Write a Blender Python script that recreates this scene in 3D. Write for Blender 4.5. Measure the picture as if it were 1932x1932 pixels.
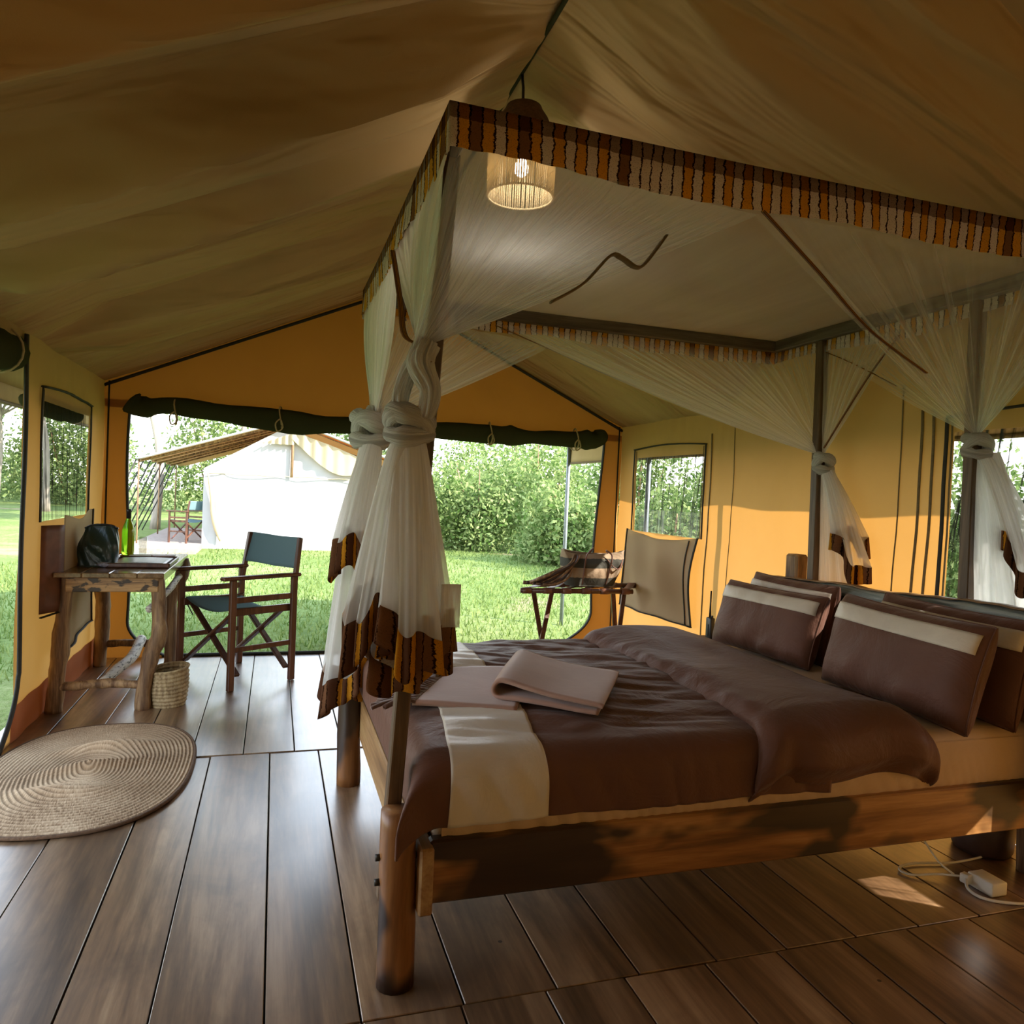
import bpy, bmesh, math, random
import numpy as np
from mathutils import Matrix, Vector
random.seed(7); rng = np.random.default_rng(7)
scene = bpy.context.scene
COL = scene.collection
for o in list(bpy.data.objects): bpy.data.objects.remove(o)

# ------------------------------------------------------------------ camera
cam_d = bpy.data.cameras.new('camera'); cam = bpy.data.objects.new('camera', cam_d); COL.objects.link(cam)
cam_d.sensor_width = 36.0; cam_d.sensor_fit = 'HORIZONTAL'; cam_d.lens = 1405.39 / 1932 * 36; cam_d.clip_end = 400
EYE = 1.4
yaw, pit, rol = 0.30875, -0.0257966, 0.0442942
Fv = np.array([math.sin(yaw)*math.cos(pit), math.cos(yaw)*math.cos(pit), math.sin(pit)])
R0 = np.array([math.cos(yaw), -math.sin(yaw), 0.0]); U0 = np.cross(R0, Fv)
Rv = R0*math.cos(rol) + U0*math.sin(rol); Uv = np.cross(Rv, Fv)
cam.matrix_world = Matrix(((Rv[0], Uv[0], -Fv[0], 0), (Rv[1], Uv[1], -Fv[1], 0), (Rv[2], Uv[2], -Fv[2], EYE), (0, 0, 0, 1)))
scene.camera = cam
scene.cycles.transparent_max_bounces = 40
scene.cycles.max_bounces = 12; scene.cycles.diffuse_bounces = 8; scene.cycles.glossy_bounces = 4; scene.cycles.transmission_bounces = 8
scene.cycles.sample_clamp_indirect = 6.0

# ------------------------------------------------------------------ sky, sun, exposure
world = bpy.data.worlds.new('world'); scene.world = world; world.use_nodes = True
wn = world.node_tree.nodes; wl = world.node_tree.links; wn.clear()
wo = wn.new('ShaderNodeOutputWorld'); wb = wn.new('ShaderNodeBackground'); wb.inputs['Strength'].default_value = 2.5
tc = wn.new('ShaderNodeTexCoord'); sx = wn.new('ShaderNodeSeparateXYZ'); rp = wn.new('ShaderNodeValToRGB')
wl.new(tc.outputs['Generated'], sx.inputs[0]); wl.new(sx.outputs['Z'], rp.inputs[0])
rp.color_ramp.elements[0].position = 0.0; rp.color_ramp.elements[0].color = (1.0, 0.99, 0.95, 1)
rp.color_ramp.elements[1].position = 0.6; rp.color_ramp.elements[1].color = (0.55, 0.74, 1.0, 1)
wl.new(rp.outputs[0], wb.inputs['Color']); wl.new(wb.outputs[0], wo.inputs['Surface'])
sun_d = bpy.data.lights.new('sun', 'SUN'); sun = bpy.data.objects.new('sun', sun_d); COL.objects.link(sun)
sun_d.energy = 7.5; sun_d.angle = math.radians(0.7); sun_d.color = (1.0, 0.94, 0.85)
sdir = Vector((1.0, -0.75, 0.86)).normalized()          # towards the sun
sun.rotation_euler = sdir.to_track_quat('Z', 'Y').to_euler(); sun.location = (8, -4, 9)
vs = scene.view_settings
vs.view_transform = 'Standard'; vs.look = 'None'; vs.gamma = 1.0; vs.use_curve_mapping = False; vs.exposure = 1.2

# ------------------------------------------------------------------ helpers
ORG = {}
def tag(o, label=None, cat=None, group=None, kind=None):
    if label: o['label'] = label
    if cat: o['category'] = cat
    if group: o['group'] = group
    if kind: o['kind'] = kind
    return o
def empty(name, loc, label=None, cat=None, group=None, kind=None):
    o = bpy.data.objects.new(name, None); COL.objects.link(o); o.location = loc; o.empty_display_size = 0.1
    ORG[o.name] = np.array(loc, float); return tag(o, label, cat, group, kind)
def obj(name, VF, mat, parent=None, smooth=True, uv=None, solid=None, auto=None):
    V, F = VF[0], VF[1]
    if len(VF) > 2 and uv is None: uv = VF[2]
    V = np.asarray(V, float)
    if parent is None:
        mn, mx = V.min(0), V.max(0); org = np.array([(mn[0]+mx[0])/2, (mn[1]+mx[1])/2, mn[2]])
    else: org = ORG[parent.name]
    me = bpy.data.meshes.new(name); me.from_pydata((V-org).tolist(), [], [tuple(int(i) for i in f) for f in F])
    if uv is not None:
        ul = me.uv_layers.new(name='uv'); li = np.zeros(len(me.loops), dtype=np.int32); me.loops.foreach_get('vertex_index', li)
        ul.data.foreach_set('uv', np.asarray(uv, np.float32)[li].ravel())
    if smooth: me.polygons.foreach_set('use_smooth', np.ones(len(me.polygons), dtype=bool))
    me.materials.append(mat); me.update()
    o = bpy.data.objects.new(name, me); COL.objects.link(o)
    if parent is None: o.location = org
    else: o.parent = parent
    ORG[o.name] = org
    if solid:
        m = o.modifiers.new('thickness', 'SOLIDIFY'); m.thickness = solid; m.offset = 0
    return o
def join(*parts):
    Vs, Fs, Us, n = [], [], [], 0; has = all(len(p) > 2 and p[2] is not None for p in parts)
    for p in parts:
        V = np.asarray(p[0], float); Vs.append(V); Fs += [tuple(i+n for i in f) for f in p[1]]; n += len(V)
        if has: Us.append(np.asarray(p[2], float))
    return (np.vstack(Vs), Fs, np.vstack(Us)) if has else (np.vstack(Vs), Fs)
def grid(fn, us, vs_, close_u=False, close_v=False, keep=None):
    us = np.asarray(us, float); vs_ = np.asarray(vs_, float); U, W = np.meshgrid(us, vs_, indexing='ij')
    P = fn(U, W); V = np.stack([np.broadcast_to(p, U.shape) for p in P], -1).reshape(-1, 3)
    nu, nv = len(us), len(vs_); F = []
    for i in range(nu if close_u else nu-1):
        for j in range(nv if close_v else nv-1):
            if keep is not None:
                if not keep(us[i], us[(i+1) % nu], vs_[j], vs_[(j+1) % nv]): continue
            a = i*nv+j; b = ((i+1) % nu)*nv+j; c = ((i+1) % nu)*nv+(j+1) % nv; d = i*nv+(j+1) % nv
            F.append((a, b, c, d))
    return V, F, np.stack([U, W], -1).reshape(-1, 2)
def box(c, s, rz=0.0, bev=0.004, R=None):
    sx_, sy_, sz_ = [v/2 for v in s]; b = min(bev, 0.45*min(sx_, sy_, sz_)*2)
    V = []
    # chamfered box: 24 verts
    for X in (-1, 1):
        for Y in (-1, 1):
            for Z in (-1, 1):
                V += [(X*(sx_-b), Y*(sy_-b), Z*sz_), (X*(sx_-b), Y*sy_, Z*(sz_-b)), (X*sx_, Y*(sy_-b), Z*(sz_-b))]
    V = np.array(V)
    bm = bmesh.new(); bv = [bm.verts.new(v) for v in V]; bmesh.ops.convex_hull(bm, input=bv)
    bmesh.ops.dissolve_limit(bm, angle_limit=0.01, verts=bm.verts, edges=bm.edges)
    bm.verts.index_update(); V = np.array([v.co[:] for v in bm.verts]); F = [tuple(v.index for v in f.verts) for f in bm.faces]; bm.free()
    if R is not None: V = V @ np.asarray(R).T
    elif rz: cz, sz2 = math.cos(rz), math.sin(rz); V = V @ np.array([[cz, -sz2, 0], [sz2, cz, 0], [0, 0, 1]]).T
    return V + np.array(c, float), F
def beam(p0, p1, w, h, up=(0, 0, 1), bev=0.004):
    p0 = np.array(p0, float); p1 = np.array(p1, float); d = p1-p0; L = np.linalg.norm(d); d = d/L
    up = np.array(up, float); s = np.cross(d, up); s /= np.linalg.norm(s); u = np.cross(s, d)
    return box((p0+p1)/2, (L, w, h), R=np.stack([d, s, u], 1), bev=bev)
def tube(pts, rad, seg=10, closed=False, wob=0.0, seed=0, flat=1.0):
    P = np.array(pts, float); n = len(P); rad = np.broadcast_to(np.array(rad, float), (n,))
    T = np.zeros_like(P); T[1:-1] = P[2:]-P[:-2]; T[0] = P[1]-P[0]; T[-1] = P[-1]-P[-2]
    if closed: T[0] = P[1]-P[-1]; T[-1] = P[0]-P[-2]
    T /= np.linalg.norm(T, axis=1)[:, None]+1e-12
    a = np.array([0, 0, 1.0]) if abs(T[0][2]) < 0.9 else np.array([1.0, 0, 0])
    N = np.cross(T[0], a); N /= np.linalg.norm(N); V = []; r_ = np.random.default_rng(seed+11)
    ph = r_.uniform(0, 6.28, 4)
    for i in range(n):
        N = N-T[i]*(N@T[i]); N /= np.linalg.norm(N); B = np.cross(T[i], N)
        for k in range(seg):
            t = 2*math.pi*k/seg; rr = rad[i]
            if wob: rr *= 1+wob*(math.sin(3*t+ph[0]+i*0.9)*0.5+math.sin(2*t+ph[1]-i*0.6)*0.5+math.sin(i*1.7+ph[2])*0.4)
            V.append(P[i]+rr*(math.cos(t)*N+flat*math.sin(t)*B))
    F = []
    for i in range(n if closed else n-1):
        for k in range(seg):
            i2 = (i+1) % n; F.append((i*seg+k, i*seg+(k+1) % seg, i2*seg+(k+1) % seg, i2*seg+k))
    if not closed:
        F.append(tuple(range(seg-1, -1, -1))); F.append(tuple((n-1)*seg+k for k in range(seg)))
    uv = np.array([[k/seg, i/max(1, n-1)] for i in range(n) for k in range(seg)])
    return np.array(V), F, uv
def spline(pts, n=20):
    P = np.array(pts, float); m = len(P); out = []
    for t in np.linspace(0, m-1, n):
        i = min(int(t), m-2); f = t-i; p0 = P[max(i-1, 0)]; p1 = P[i]; p2 = P[i+1]; p3 = P[min(i+2, m-1)]
        out.append(0.5*((2*p1)+(-p0+p2)*f+(2*p0-5*p1+4*p2-p3)*f*f+(-p0+3*p1-3*p2+p3)*f**3))
    return np.array(out)
def lathe(prof, c, seg=24, cap=True):
    V = []; F = []; m = len(prof)
    for k in range(seg):
        t = 2*math.pi*k/seg
        for r, z in prof: V.append((c[0]+r*math.cos(t), c[1]+r*math.sin(t), c[2]+z))
    for k in range(seg):
        for j in range(m-1):
            a = k*m+j; b = ((k+1) % seg)*m+j; F.append((a, b, b+1, a+1))
    if cap:
        if prof[0][0] > 1e-4: F.append(tuple(((seg-1-k) * m) for k in range(seg)))
        if prof[-1][0] > 1e-4: F.append(tuple((k*m+m-1) for k in range(seg)))
    return np.array(V), F
def wob(x, y, seed=0, n=7, f0=1.0, f1=4.0, ax=1.0, ay=1.0):
    r_ = np.random.default_rng(seed); out = 0
    for k in range(n):
        f = f0*(f1/f0)**(k/max(1, n-1)); t = r_.uniform(0, 2*math.pi); ph = r_.uniform(0, 6.28)
        out = out+np.sin(2*math.pi*f*(x*ax*math.cos(t)+y*ay*math.sin(t))+ph)/(1+0.5*k)
    return out/2.2
def ss(x, a, b):
    t = np.clip((x-a)/(b-a), 0, 1); return t*t*(3-2*t)
def L(a, b, n): return np.linspace(a, b, n)

# ------------------------------------------------------------------ materials
class NT:
    def __init__(s, name):
        s.m = bpy.data.materials.new(name); s.m.use_nodes = True; s.t = s.m.node_tree; s.n = s.t.nodes; s.n.clear(); s.out = s.n.new('ShaderNodeOutputMaterial')
    def add(s, typ, **kw):
        nd = s.n.new(typ)
        for k, v in kw.items():
            if k.startswith('_'): setattr(nd, k[1:], v)
            else:
                key = k.replace('__', ' ')
                s.put(nd, key, v)
        return nd
    def put(s, nd, key, v):
        inp = nd.inputs[int(key[1:])] if key[0] == 'i' and key[1:].isdigit() else nd.inputs[key]
        if hasattr(v, 'is_output') or isinstance(v, bpy.types.NodeSocket): s.t.links.new(v, inp)
        else:
            if isinstance(v, tuple) and len(v) == 3 and inp.type == 'RGBA': v = (*v, 1)
            inp.default_value = v
    def coord(s, kind='Object', scale=(1, 1, 1), rot=(0, 0, 0)):
        c = s.add('ShaderNodeTexCoord'); mp = s.add('ShaderNodeMapping', Vector=c.outputs[kind], Scale=scale, Rotation=rot); return mp.outputs[0]
    def noise(s, vec, scale=5.0, detail=4.0, rough=0.55, dist=0.0):
        return s.add('ShaderNodeTexNoise', Vector=vec, Scale=scale, Detail=detail, Roughness=rough, Distortion=dist).outputs['Fac']
    def ramp(s, fac, stops, interp='LINEAR'):
        nd = s.add('ShaderNodeValToRGB', Fac=fac); cr = nd.color_ramp; cr.interpolation = interp
        while len(cr.elements) > 1: cr.elements.remove(cr.elements[-1])
        cr.elements[0].position = stops[0][0]; cr.elements[0].color = (*stops[0][1], 1)
        for p, c in stops[1:]:
            e = cr.elements.new(p); e.color = (*c, 1)
        return nd.outputs[0]
    def math(s, op, a, b=0.0, c=None, clamp=False):
        nd = s.add('ShaderNodeMath', _operation=op, _use_clamp=clamp); s.put(nd, 'i0', a); s.put(nd, 'i1', b)
        if c is not None: s.put(nd, 'i2', c)
        return nd.outputs[0]
    def mix(s, f, a, b, mode='MIX'):
        nd = s.add('ShaderNodeMix', _data_type='RGBA', _blend_type=mode); s.put(nd, 'i0', f)
        for idx, v in ((6, a), (7, b)): s.put(nd, 'i%d' % idx, v)
        return nd.outputs[2]
    def bump(s, h, strength=0.3, dist=0.01):
        return s.add('ShaderNodeBump', Height=h, Strength=strength, Distance=dist).outputs[0]
    def pbr(s, **kw):
        nd = s.add('ShaderNodeBsdfPrincipled'); al = {'Base': 'Base Color', 'Rough': 'Roughness', 'Spec': 'Specular IOR Level', 'Coat': 'Coat Weight', 'CoatR': 'Coat Roughness', 'Sheen': 'Sheen Weight', 'Metal': 'Metallic', 'Trans': 'Transmission Weight'}
        for k, v in kw.items(): s.put(nd, al.get(k, k), v)
        return nd.outputs[0]
    def done(s, sh):
        s.t.links.new(sh, s.out.inputs['Surface']); return s.m
def plain(name, col, rough=0.6, var=0.25, scale=12, bump=0.15, metal=0.0, spec=0.5, stretch=(1, 1, 1), sheen=0.0, coat=0.0):
    n = NT(name); v = n.coord('Object', stretch); f = n.noise(v, scale, 5)
    c = n.ramp(f, [(0.25, tuple(x*(1-var) for x in col)), (0.75, tuple(min(1, x*(1+var)) for x in col))])
    return n.done(n.pbr(Base=c, Rough=rough, Metal=metal, Spec=spec, Sheen=sheen, Coat=coat, Normal=n.bump(f, bump, 0.01)))
def cloth(name, refl, trans, ft=0.4, scale=260, bump=0.08, big=0.15, bigscale=2.5):
    n = NT(name); v = n.coord('Object'); f = n.noise(v, scale, 2); g = n.noise(v, bigscale, 4)
    k = n.math('MULTIPLY_ADD', g, 2*big, 1-big)
    cr = n.mix(1.0, (*refl, 1), n.add('ShaderNodeCombineColor', Red=k, Green=k, Blue=k).outputs[0], 'MULTIPLY')
    b = n.bump(f, bump, 0.004)
    d = n.add('ShaderNodeBsdfDiffuse', Color=cr, Normal=b); t = n.add('ShaderNodeBsdfTranslucent', Color=trans, Normal=b)
    mx = n.add('ShaderNodeMixShader', Fac=ft, i1=d.outputs[0], i2=t.outputs[0]); return n.done(mx.outputs[0])
MAT = {}
MAT['canvas'] = cloth('tent_canvas', (0.43, 0.32, 0.17), (0.60, 0.28, 0.06), 0.26)
MAT['canvas_back'] = cloth('tent_canvas_orange', (0.42, 0.22, 0.07), (0.58, 0.19, 0.022), 0.24)
MAT['ceiling'] = cloth('tent_ceiling_canvas', (0.45, 0.31, 0.155), (0.5, 0.3, 0.1), 0.05, big=0.1, bigscale=1.2)
def ceil_mat():
    n = NT('tent_ceiling_canvas'); v = n.coord('Object', (0.55, 3.2, 0.55)); f = n.noise(v, 1.3, 3, 0.5, 0.4); w = n.noise(n.coord('Object'), 260, 2); st = n.noise(n.coord('Object', (0.5, 2.0, 0.5)), 0.9, 3)
    c = n.ramp(st, [(0.3, (0.40, 0.26, 0.115)), (0.7, (0.50, 0.36, 0.18))])
    b2 = n.bump(w, 0.08, 0.004); b = n.add('ShaderNodeBump', Height=f, Strength=1.0, Distance=0.16, Normal=b2).outputs[0]
    return n.done(n.add('ShaderNodeBsdfDiffuse', Color=c, Normal=b).outputs[0])
MAT['ceiling'] = ceil_mat()
MAT['fly'] = cloth('tent_fly_canvas', (0.45, 0.33, 0.18), (0.60, 0.26, 0.07), 0.04)
MAT['green'] = cloth('green_canvas', (0.055, 0.06, 0.03), (0.10, 0.11, 0.04), 0.15)
MAT['flap'] = cloth('beige_flap', (0.50, 0.42, 0.28), (0.60, 0.48, 0.26), 0.35)
MAT['pvc'] = None
MAT['trim'] = plain('dark_webbing', (0.022, 0.02, 0.014), 0.8, 0.2, 60)
MAT['seam'] = plain('olive_webbing', (0.15, 0.105, 0.045), 0.8, 0.2, 60)
MAT['cord'] = plain('tan_cord', (0.42, 0.33, 0.18), 0.8, 0.2, 60)
def screen_mat(name, col, alpha, streak):
    n = NT(name); v = n.coord('UV', (streak, 0.6, 1)); f = n.noise(v, 3.0, 3, 0.6)
    a = n.math('MULTIPLY_ADD', n.math('POWER', f, 5.0), alpha*7.0, alpha*0.2, clamp=True)
    d = n.add('ShaderNodeBsdfDiffuse', Color=col); t = n.add('ShaderNodeBsdfTransparent')
    return n.done(n.add('ShaderNodeMixShader', Fac=a, i1=t.outputs[0], i2=d.outputs[0]).outputs[0])
MAT['screen'] = screen_mat('insect_screen', (0.05, 0.055, 0.05), 1.0, 16)
MAT['screen_open'] = screen_mat('door_screen', (0.16, 0.17, 0.17), 0.12, 3)
MAT['pvc'] = screen_mat('clear_plastic', (0.75, 0.8, 0.85), 0.45, 6)
def net_mat(name, base, add, streak, pw=2.0):
    n = NT(name); v = n.coord('UV', (streak, 0.7, 1)); f = n.noise(v, 1.0, 5, 0.65); sp = n.add('ShaderNodeSeparateXYZ', Vector=n.coord('UV'))
    vv = n.math('MINIMUM', n.math('MULTIPLY', sp.outputs[1], 0.25), 1.0)
    a = n.math('ADD', n.math('MULTIPLY_ADD', n.math('MULTIPLY', n.math('POWER', f, pw), n.math('MULTIPLY_ADD', sp.outputs[1], 0.9, 0.40)), add*2.0, base), vv, clamp=True)
    d = n.add('ShaderNodeBsdfDiffuse', Color=(0.86, 0.85, 0.83)); t = n.add('ShaderNodeBsdfTranslucent', Color=(0.88, 0.87, 0.85)); tr = n.add('ShaderNodeBsdfTransparent')
    m1 = n.add('ShaderNodeMixShader', Fac=0.5, i1=d.outputs[0], i2=t.outputs[0])
    return n.done(n.add('ShaderNodeMixShader', Fac=a, i1=tr.outputs[0], i2=m1.outputs[0]).outputs[0])
MAT['net'] = net_mat('mosquito_net', 0.13, 0.46, 60)
MAT['net_thick'] = net_mat('mosquito_net_gathered', 0.42, 0.55, 30)
MAT['net_sparse'] = net_mat('mosquito_net_taut', 0.10, 3.2, 26, 6.0)
MAT['net_top'] = net_mat('mosquito_net_roof', 0.26, 0.20, 7)
MAT['net_tail'] = net_mat('mosquito_net_tail', 0.42, 0.55, 30)
def gath():
    n = NT('gathered_net'); f = n.noise(n.coord('UV', (34, 2.5, 1)), 1.0, 4, 0.6); b = n.bump(f, 0.8, 0.02); c = n.ramp(f, [(0.3, (0.62, 0.60, 0.56)), (0.6, (0.86, 0.85, 0.81))])
    return n.done(n.add('ShaderNodeMixShader', Fac=0.4, i1=n.add('ShaderNodeBsdfDiffuse', Color=c, Normal=b).outputs[0], i2=n.add('ShaderNodeBsdfTranslucent', Color=c, Normal=b).outputs[0]).outputs[0])
MAT['net_dense'] = gath()
def kitenge(name, N, hem=False):
    n = NT(name); uvc = n.coord('UV'); w = n.noise(n.coord('UV', (N, 5, 1)), 1.1, 4, 0.65)
    sp = n.add('ShaderNodeSeparateXYZ', Vector=uvc); x = n.math('MULTIPLY_ADD', sp.outputs[0], N, n.math('MULTIPLY', w, 0.7))
    cell = n.math('FLOOR', x); fr = n.math('FRACT', x)
    wn_ = n.add('ShaderNodeTexWhiteNoise', _noise_dimensions='1D', W=cell)
    if hem: st_ = [(0.0, (0.66, 0.30, 0.025)), (0.26, (0.24, 0.11, 0.055)), (0.58, (0.46, 0.35, 0.28)), (0.78, (0.15, 0.065, 0.035))]
    else: st_ = [(0.0, (0.74, 0.64, 0.56)), (0.42, (0.26, 0.12, 0.05)), (0.5, (0.72, 0.36, 0.04)), (0.90, (0.74, 0.64, 0.56)), (0.95, (0.26, 0.12, 0.05))]
    pv_ = wn_.outputs['Value'] if hem else n.math('MULTIPLY_ADD', wn_.outputs['Value'], 0.5, n.math('MULTIPLY', n.math('FLOORED_MODULO', cell, 2.0), 0.5))
    col = n.ramp(pv_, st_, 'CONSTANT')
    ed = n.noise(n.coord('UV', (N*2.0, 30, 1)), 1.6, 3)
    gap = n.math('GREATER_THAN', n.math('MULTIPLY_ADD', ed, 0.22, n.math('ABSOLUTE', n.math('SUBTRACT', fr, 0.5))), 0.535)
    sk = n.math('GREATER_THAN', n.noise(n.coord('UV', (N*4.0, 16, 1)), 2.2, 4, 0.7), 0.58)
    col = n.mix(n.math('MULTIPLY', sk, 0.55), col, (0.10, 0.05, 0.03, 1))
    col = n.mix(gap, col, (0.035, 0.015, 0.008, 1))
    if not hem: col = n.mix(n.math('LESS_THAN', n.math('MULTIPLY_ADD', w, 0.10, sp.outputs[1]), 0.40), col, n.mix(1.0, col, (0.38, 0.30, 0.26, 1), 'MULTIPLY'))  # shade of the canopy beam put into the upper band's colour
    d = n.add('ShaderNodeBsdfDiffuse', Color=col); t = n.add('ShaderNodeBsdfTranslucent', Color=col)
    return n.done(n.add('ShaderNodeMixShader', Fac=0.40, i1=d.outputs[0], i2=t.outputs[0]).outputs[0])
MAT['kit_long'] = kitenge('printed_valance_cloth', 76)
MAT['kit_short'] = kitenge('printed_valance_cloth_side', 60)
MAT['kit_hem'] = kitenge('printed_hem_cloth', 27, True)
def wood(name, dark, mid, light, axis=1, scale=3.0, rough=0.4, coat=0.0, rnd=0.35, burn=None, rvar=0.15, bump=0.12, spec=0.5, pits=False):
    n = NT(name); sc = [5.0, 5.0, 5.0]; sc[axis] = 0.35; v = n.coord('Object', tuple(sc)); oi = n.add('ShaderNodeObjectInfo')
    off = n.add('ShaderNodeVectorMath', _operation='ADD'); n.put(off, 'i0', v); cx = n.math('MULTIPLY', oi.outputs['Random'], 37.0)
    n.put(off, 'i1', n.add('ShaderNodeCombineXYZ', X=cx, Y=cx, Z=cx).outputs[0]); vec = off.outputs[0]
    f = n.noise(vec, scale, 7, 0.62, 0.8); f2 = n.noise(vec, scale*7, 4, 0.6)
    ff = n.math('MULTIPLY_ADD', f2, 0.28, n.math('MULTIPLY', f, 0.80))
    c = n.ramp(ff, [(0.38, dark), (0.53, mid), (0.66, light)])
    k = n.math('MULTIPLY_ADD', oi.outputs['Random'], rnd, 1-rnd*0.5)
    c = n.mix(1.0, c, n.add('ShaderNodeCombineColor', Red=k, Green=k, Blue=k).outputs[0], 'MULTIPLY')
    if pits:
        vz = n.add('ShaderNodeTexVoronoi', Vector=n.coord('Object'), Scale=3.2); c = n.mix(n.math('LESS_THAN', vz.outputs['Distance'], 0.022), c, (0.012, 0.006, 0.004, 1))
        bl_ = n.noise(n.coord('Object', (2.2, 1.1, 2)), 1.5, 5, 0.65, 0.6); c = n.mix(n.ramp(bl_, [(0.35, (0.55, 0.55, 0.55)), (0.55, (0, 0, 0))]), c, (0.05, 0.026, 0.014, 1))
    if burn:
        vb = n.coord('Object', burn); b = n.noise(vb, 1.0, 3, 0.5, 0.3)
        c = n.mix(n.ramp(b, [(0.54, (0, 0, 0)), (0.60, (0.93, 0.93, 0.93))]), c, (0.014, 0.006, 0.003, 1))
    vr = n.coord('Object', (1.3, 1.3, 1.3)); r = n.math('MULTIPLY_ADD', n.noise(vr, 2.5, 5), rvar, rough-rvar*0.5)
    nb = n.bump(ff, bump, 0.006)
    return n.done(n.pbr(Base=c, Rough=r, Coat=coat, CoatR=0.27, Normal=nb, Spec=spec))
MAT['floor'] = wood('varnished_floor_wood', (0.060, 0.030, 0.014), (0.20, 0.110, 0.052), (0.36, 0.225, 0.12), axis=1, scale=1.1, pits=True, rough=0.36, rnd=0.45, rvar=0.2, bump=0.03, coat=1.0, spec=0.6)
MAT['bedx'] = wood('bed_rail_wood', (0.12, 0.045, 0.012), (0.30, 0.125, 0.033), (0.46, 0.23, 0.075), axis=0, scale=1.8, rough=0.42, burn=(1.7, 2.0, 4.0), rvar=0.1)
MAT['bedz'] = wood('bed_post_wood', (0.035, 0.018, 0.008), (0.09, 0.05, 0.022), (0.17, 0.10, 0.05), axis=2, scale=2.2, rough=0.5, rnd=0.2)
MAT['bedy'] = wood('bed_end_wood', (0.14, 0.065, 0.02), (0.32, 0.17, 0.065), (0.45, 0.28, 0.12), axis=1, scale=2.0, rough=0.45, rnd=0.2)
MAT['leg'] = wood('bed_leg_log', (0.06, 0.022, 0.008), (0.21, 0.082, 0.022), (0.33, 0.15, 0.05), axis=2, scale=1.6, rough=0.38, burn=(3.0, 3.0, 1.6), rnd=0.2)
MAT['beamx'] = wood('canopy_beam_wood', (0.03, 0.02, 0.012), (0.07, 0.05, 0.03), (0.13, 0.10, 0.06), axis=0, scale=2.5, rough=0.5, rnd=0.2)
MAT['beamy'] = wood('canopy_cross_wood', (0.03, 0.022, 0.014), (0.08, 0.06, 0.04), (0.15, 0.12, 0.08), axis=1, scale=2.5, rough=0.5, rnd=0.2)
MAT['head'] = wood('headboard_wood', (0.10, 0.05, 0.02), (0.24, 0.13, 0.05), (0.36, 0.22, 0.10), axis=1, scale=2.2, rough=0.45, rnd=0.1)
MAT['blue'] = wood('weathered_slab_edge', (0.035, 0.045, 0.05), (0.12, 0.15, 0.15), (0.30, 0.33, 0.30), axis=1, scale=4.0, rough=0.5, rnd=0.1, bump=0.5)
MAT['bark'] = wood('log_bark', (0.06, 0.028, 0.014), (0.21, 0.115, 0.055), (0.44, 0.28, 0.14), axis=2, scale=3.2, rough=0.65, rnd=0.3, bump=0.8)
MAT['apron'] = wood('apron_wood', (0.10, 0.045, 0.018), (0.40, 0.22, 0.08), (0.58, 0.36, 0.15), axis=0, scale=3.0, rough=0.5, burn=(14, 4, 26), rnd=0.2)
MAT['ttop'] = wood('polished_table_top', (0.05, 0.025, 0.012), (0.16, 0.085, 0.04), (0.27, 0.16, 0.08), axis=1, scale=2.0, rough=0.22, rnd=0.1)
MAT['birch'] = None
n = NT('birch_bark'); f_ = n.noise(n.coord('Object', (5, 5, 40)), 3.0, 4); MAT['birch'] = n.done(n.pbr(Base=n.ramp(f_, [(0.38, (0.05, 0.035, 0.025)), (0.46, (0.62, 0.57, 0.50)), (0.8, (0.75, 0.72, 0.66))]), Rough=0.7, Normal=n.bump(f_, 0.4, 0.01)))
MAT['mahog'] = wood('reddish_chair_wood', (0.035, 0.012, 0.007), (0.095, 0.034, 0.017), (0.16, 0.065, 0.033), axis=2, scale=2.5, rough=0.38, rnd=0.25)
MAT['teal'] = cloth('blue_green_canvas', (0.20, 0.29, 0.31), (0.28, 0.42, 0.46), 0.4)
def satin(name, col, rough=0.45, sheen=0.3, var=0.12, fb=0.25, spec=0.35):
    n = NT(name); v = n.coord('Object', (1, 1, 1)); f = n.noise(v, 5.0, 5, 0.6, 0.6); w = n.noise(v, 350, 2)
    c = n.ramp(f, [(0.2, tuple(x*(1-var) for x in col)), (0.8, tuple(x*(1+var) for x in col))])
    h = n.math('MULTIPLY_ADD', w, 0.02, f)
    return n.done(n.pbr(Base=c, Rough=rough, Sheen=sheen, Spec=spec, Normal=n.bump(h, fb, 0.03)))
MAT['brown'] = satin('chocolate_cotton', (0.125, 0.052, 0.031), 0.55, 0.10, fb=0.5, spec=0.22)
MAT['cream'] = satin('cream_satin', (0.64, 0.56, 0.46), 0.40, 0.2, fb=0.3)
MAT['sheet'] = satin('beige_sheet', (0.56, 0.38, 0.22), 0.55, 0.2)
MAT['throw'] = satin('dusty_rose_wool', (0.38, 0.22, 0.165), 0.85, 0.4, fb=0.1, spec=0.2)
MAT['fringe'] = satin('brown_fringe', (0.13, 0.065, 0.045), 0.85, 0.4)
MAT['leather'] = plain('tan_leather', (0.16, 0.06, 0.03), 0.5, 0.3, 14)
MAT['leather_dk'] = plain('dark_leather', (0.05, 0.022, 0.014), 0.5, 0.3, 14)
MAT['steel'] = plain('grey_steel_pole', (0.18, 0.20, 0.21), 0.45, 0.15, 20, metal=0.3)
MAT['black'] = plain('black_plastic', (0.015, 0.015, 0.016), 0.4, 0.2, 30)
MAT['white'] = plain('white_plastic', (0.72, 0.71, 0.67), 0.45, 0.05, 20, bump=0.02)
MAT['metal'] = plain('dark_bolt_metal', (0.05, 0.045, 0.04), 0.4, 0.2, 40, metal=0.8)
MAT['sub'] = plain('dark_underfloor', (0.012, 0.009, 0.007), 0.9)
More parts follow.
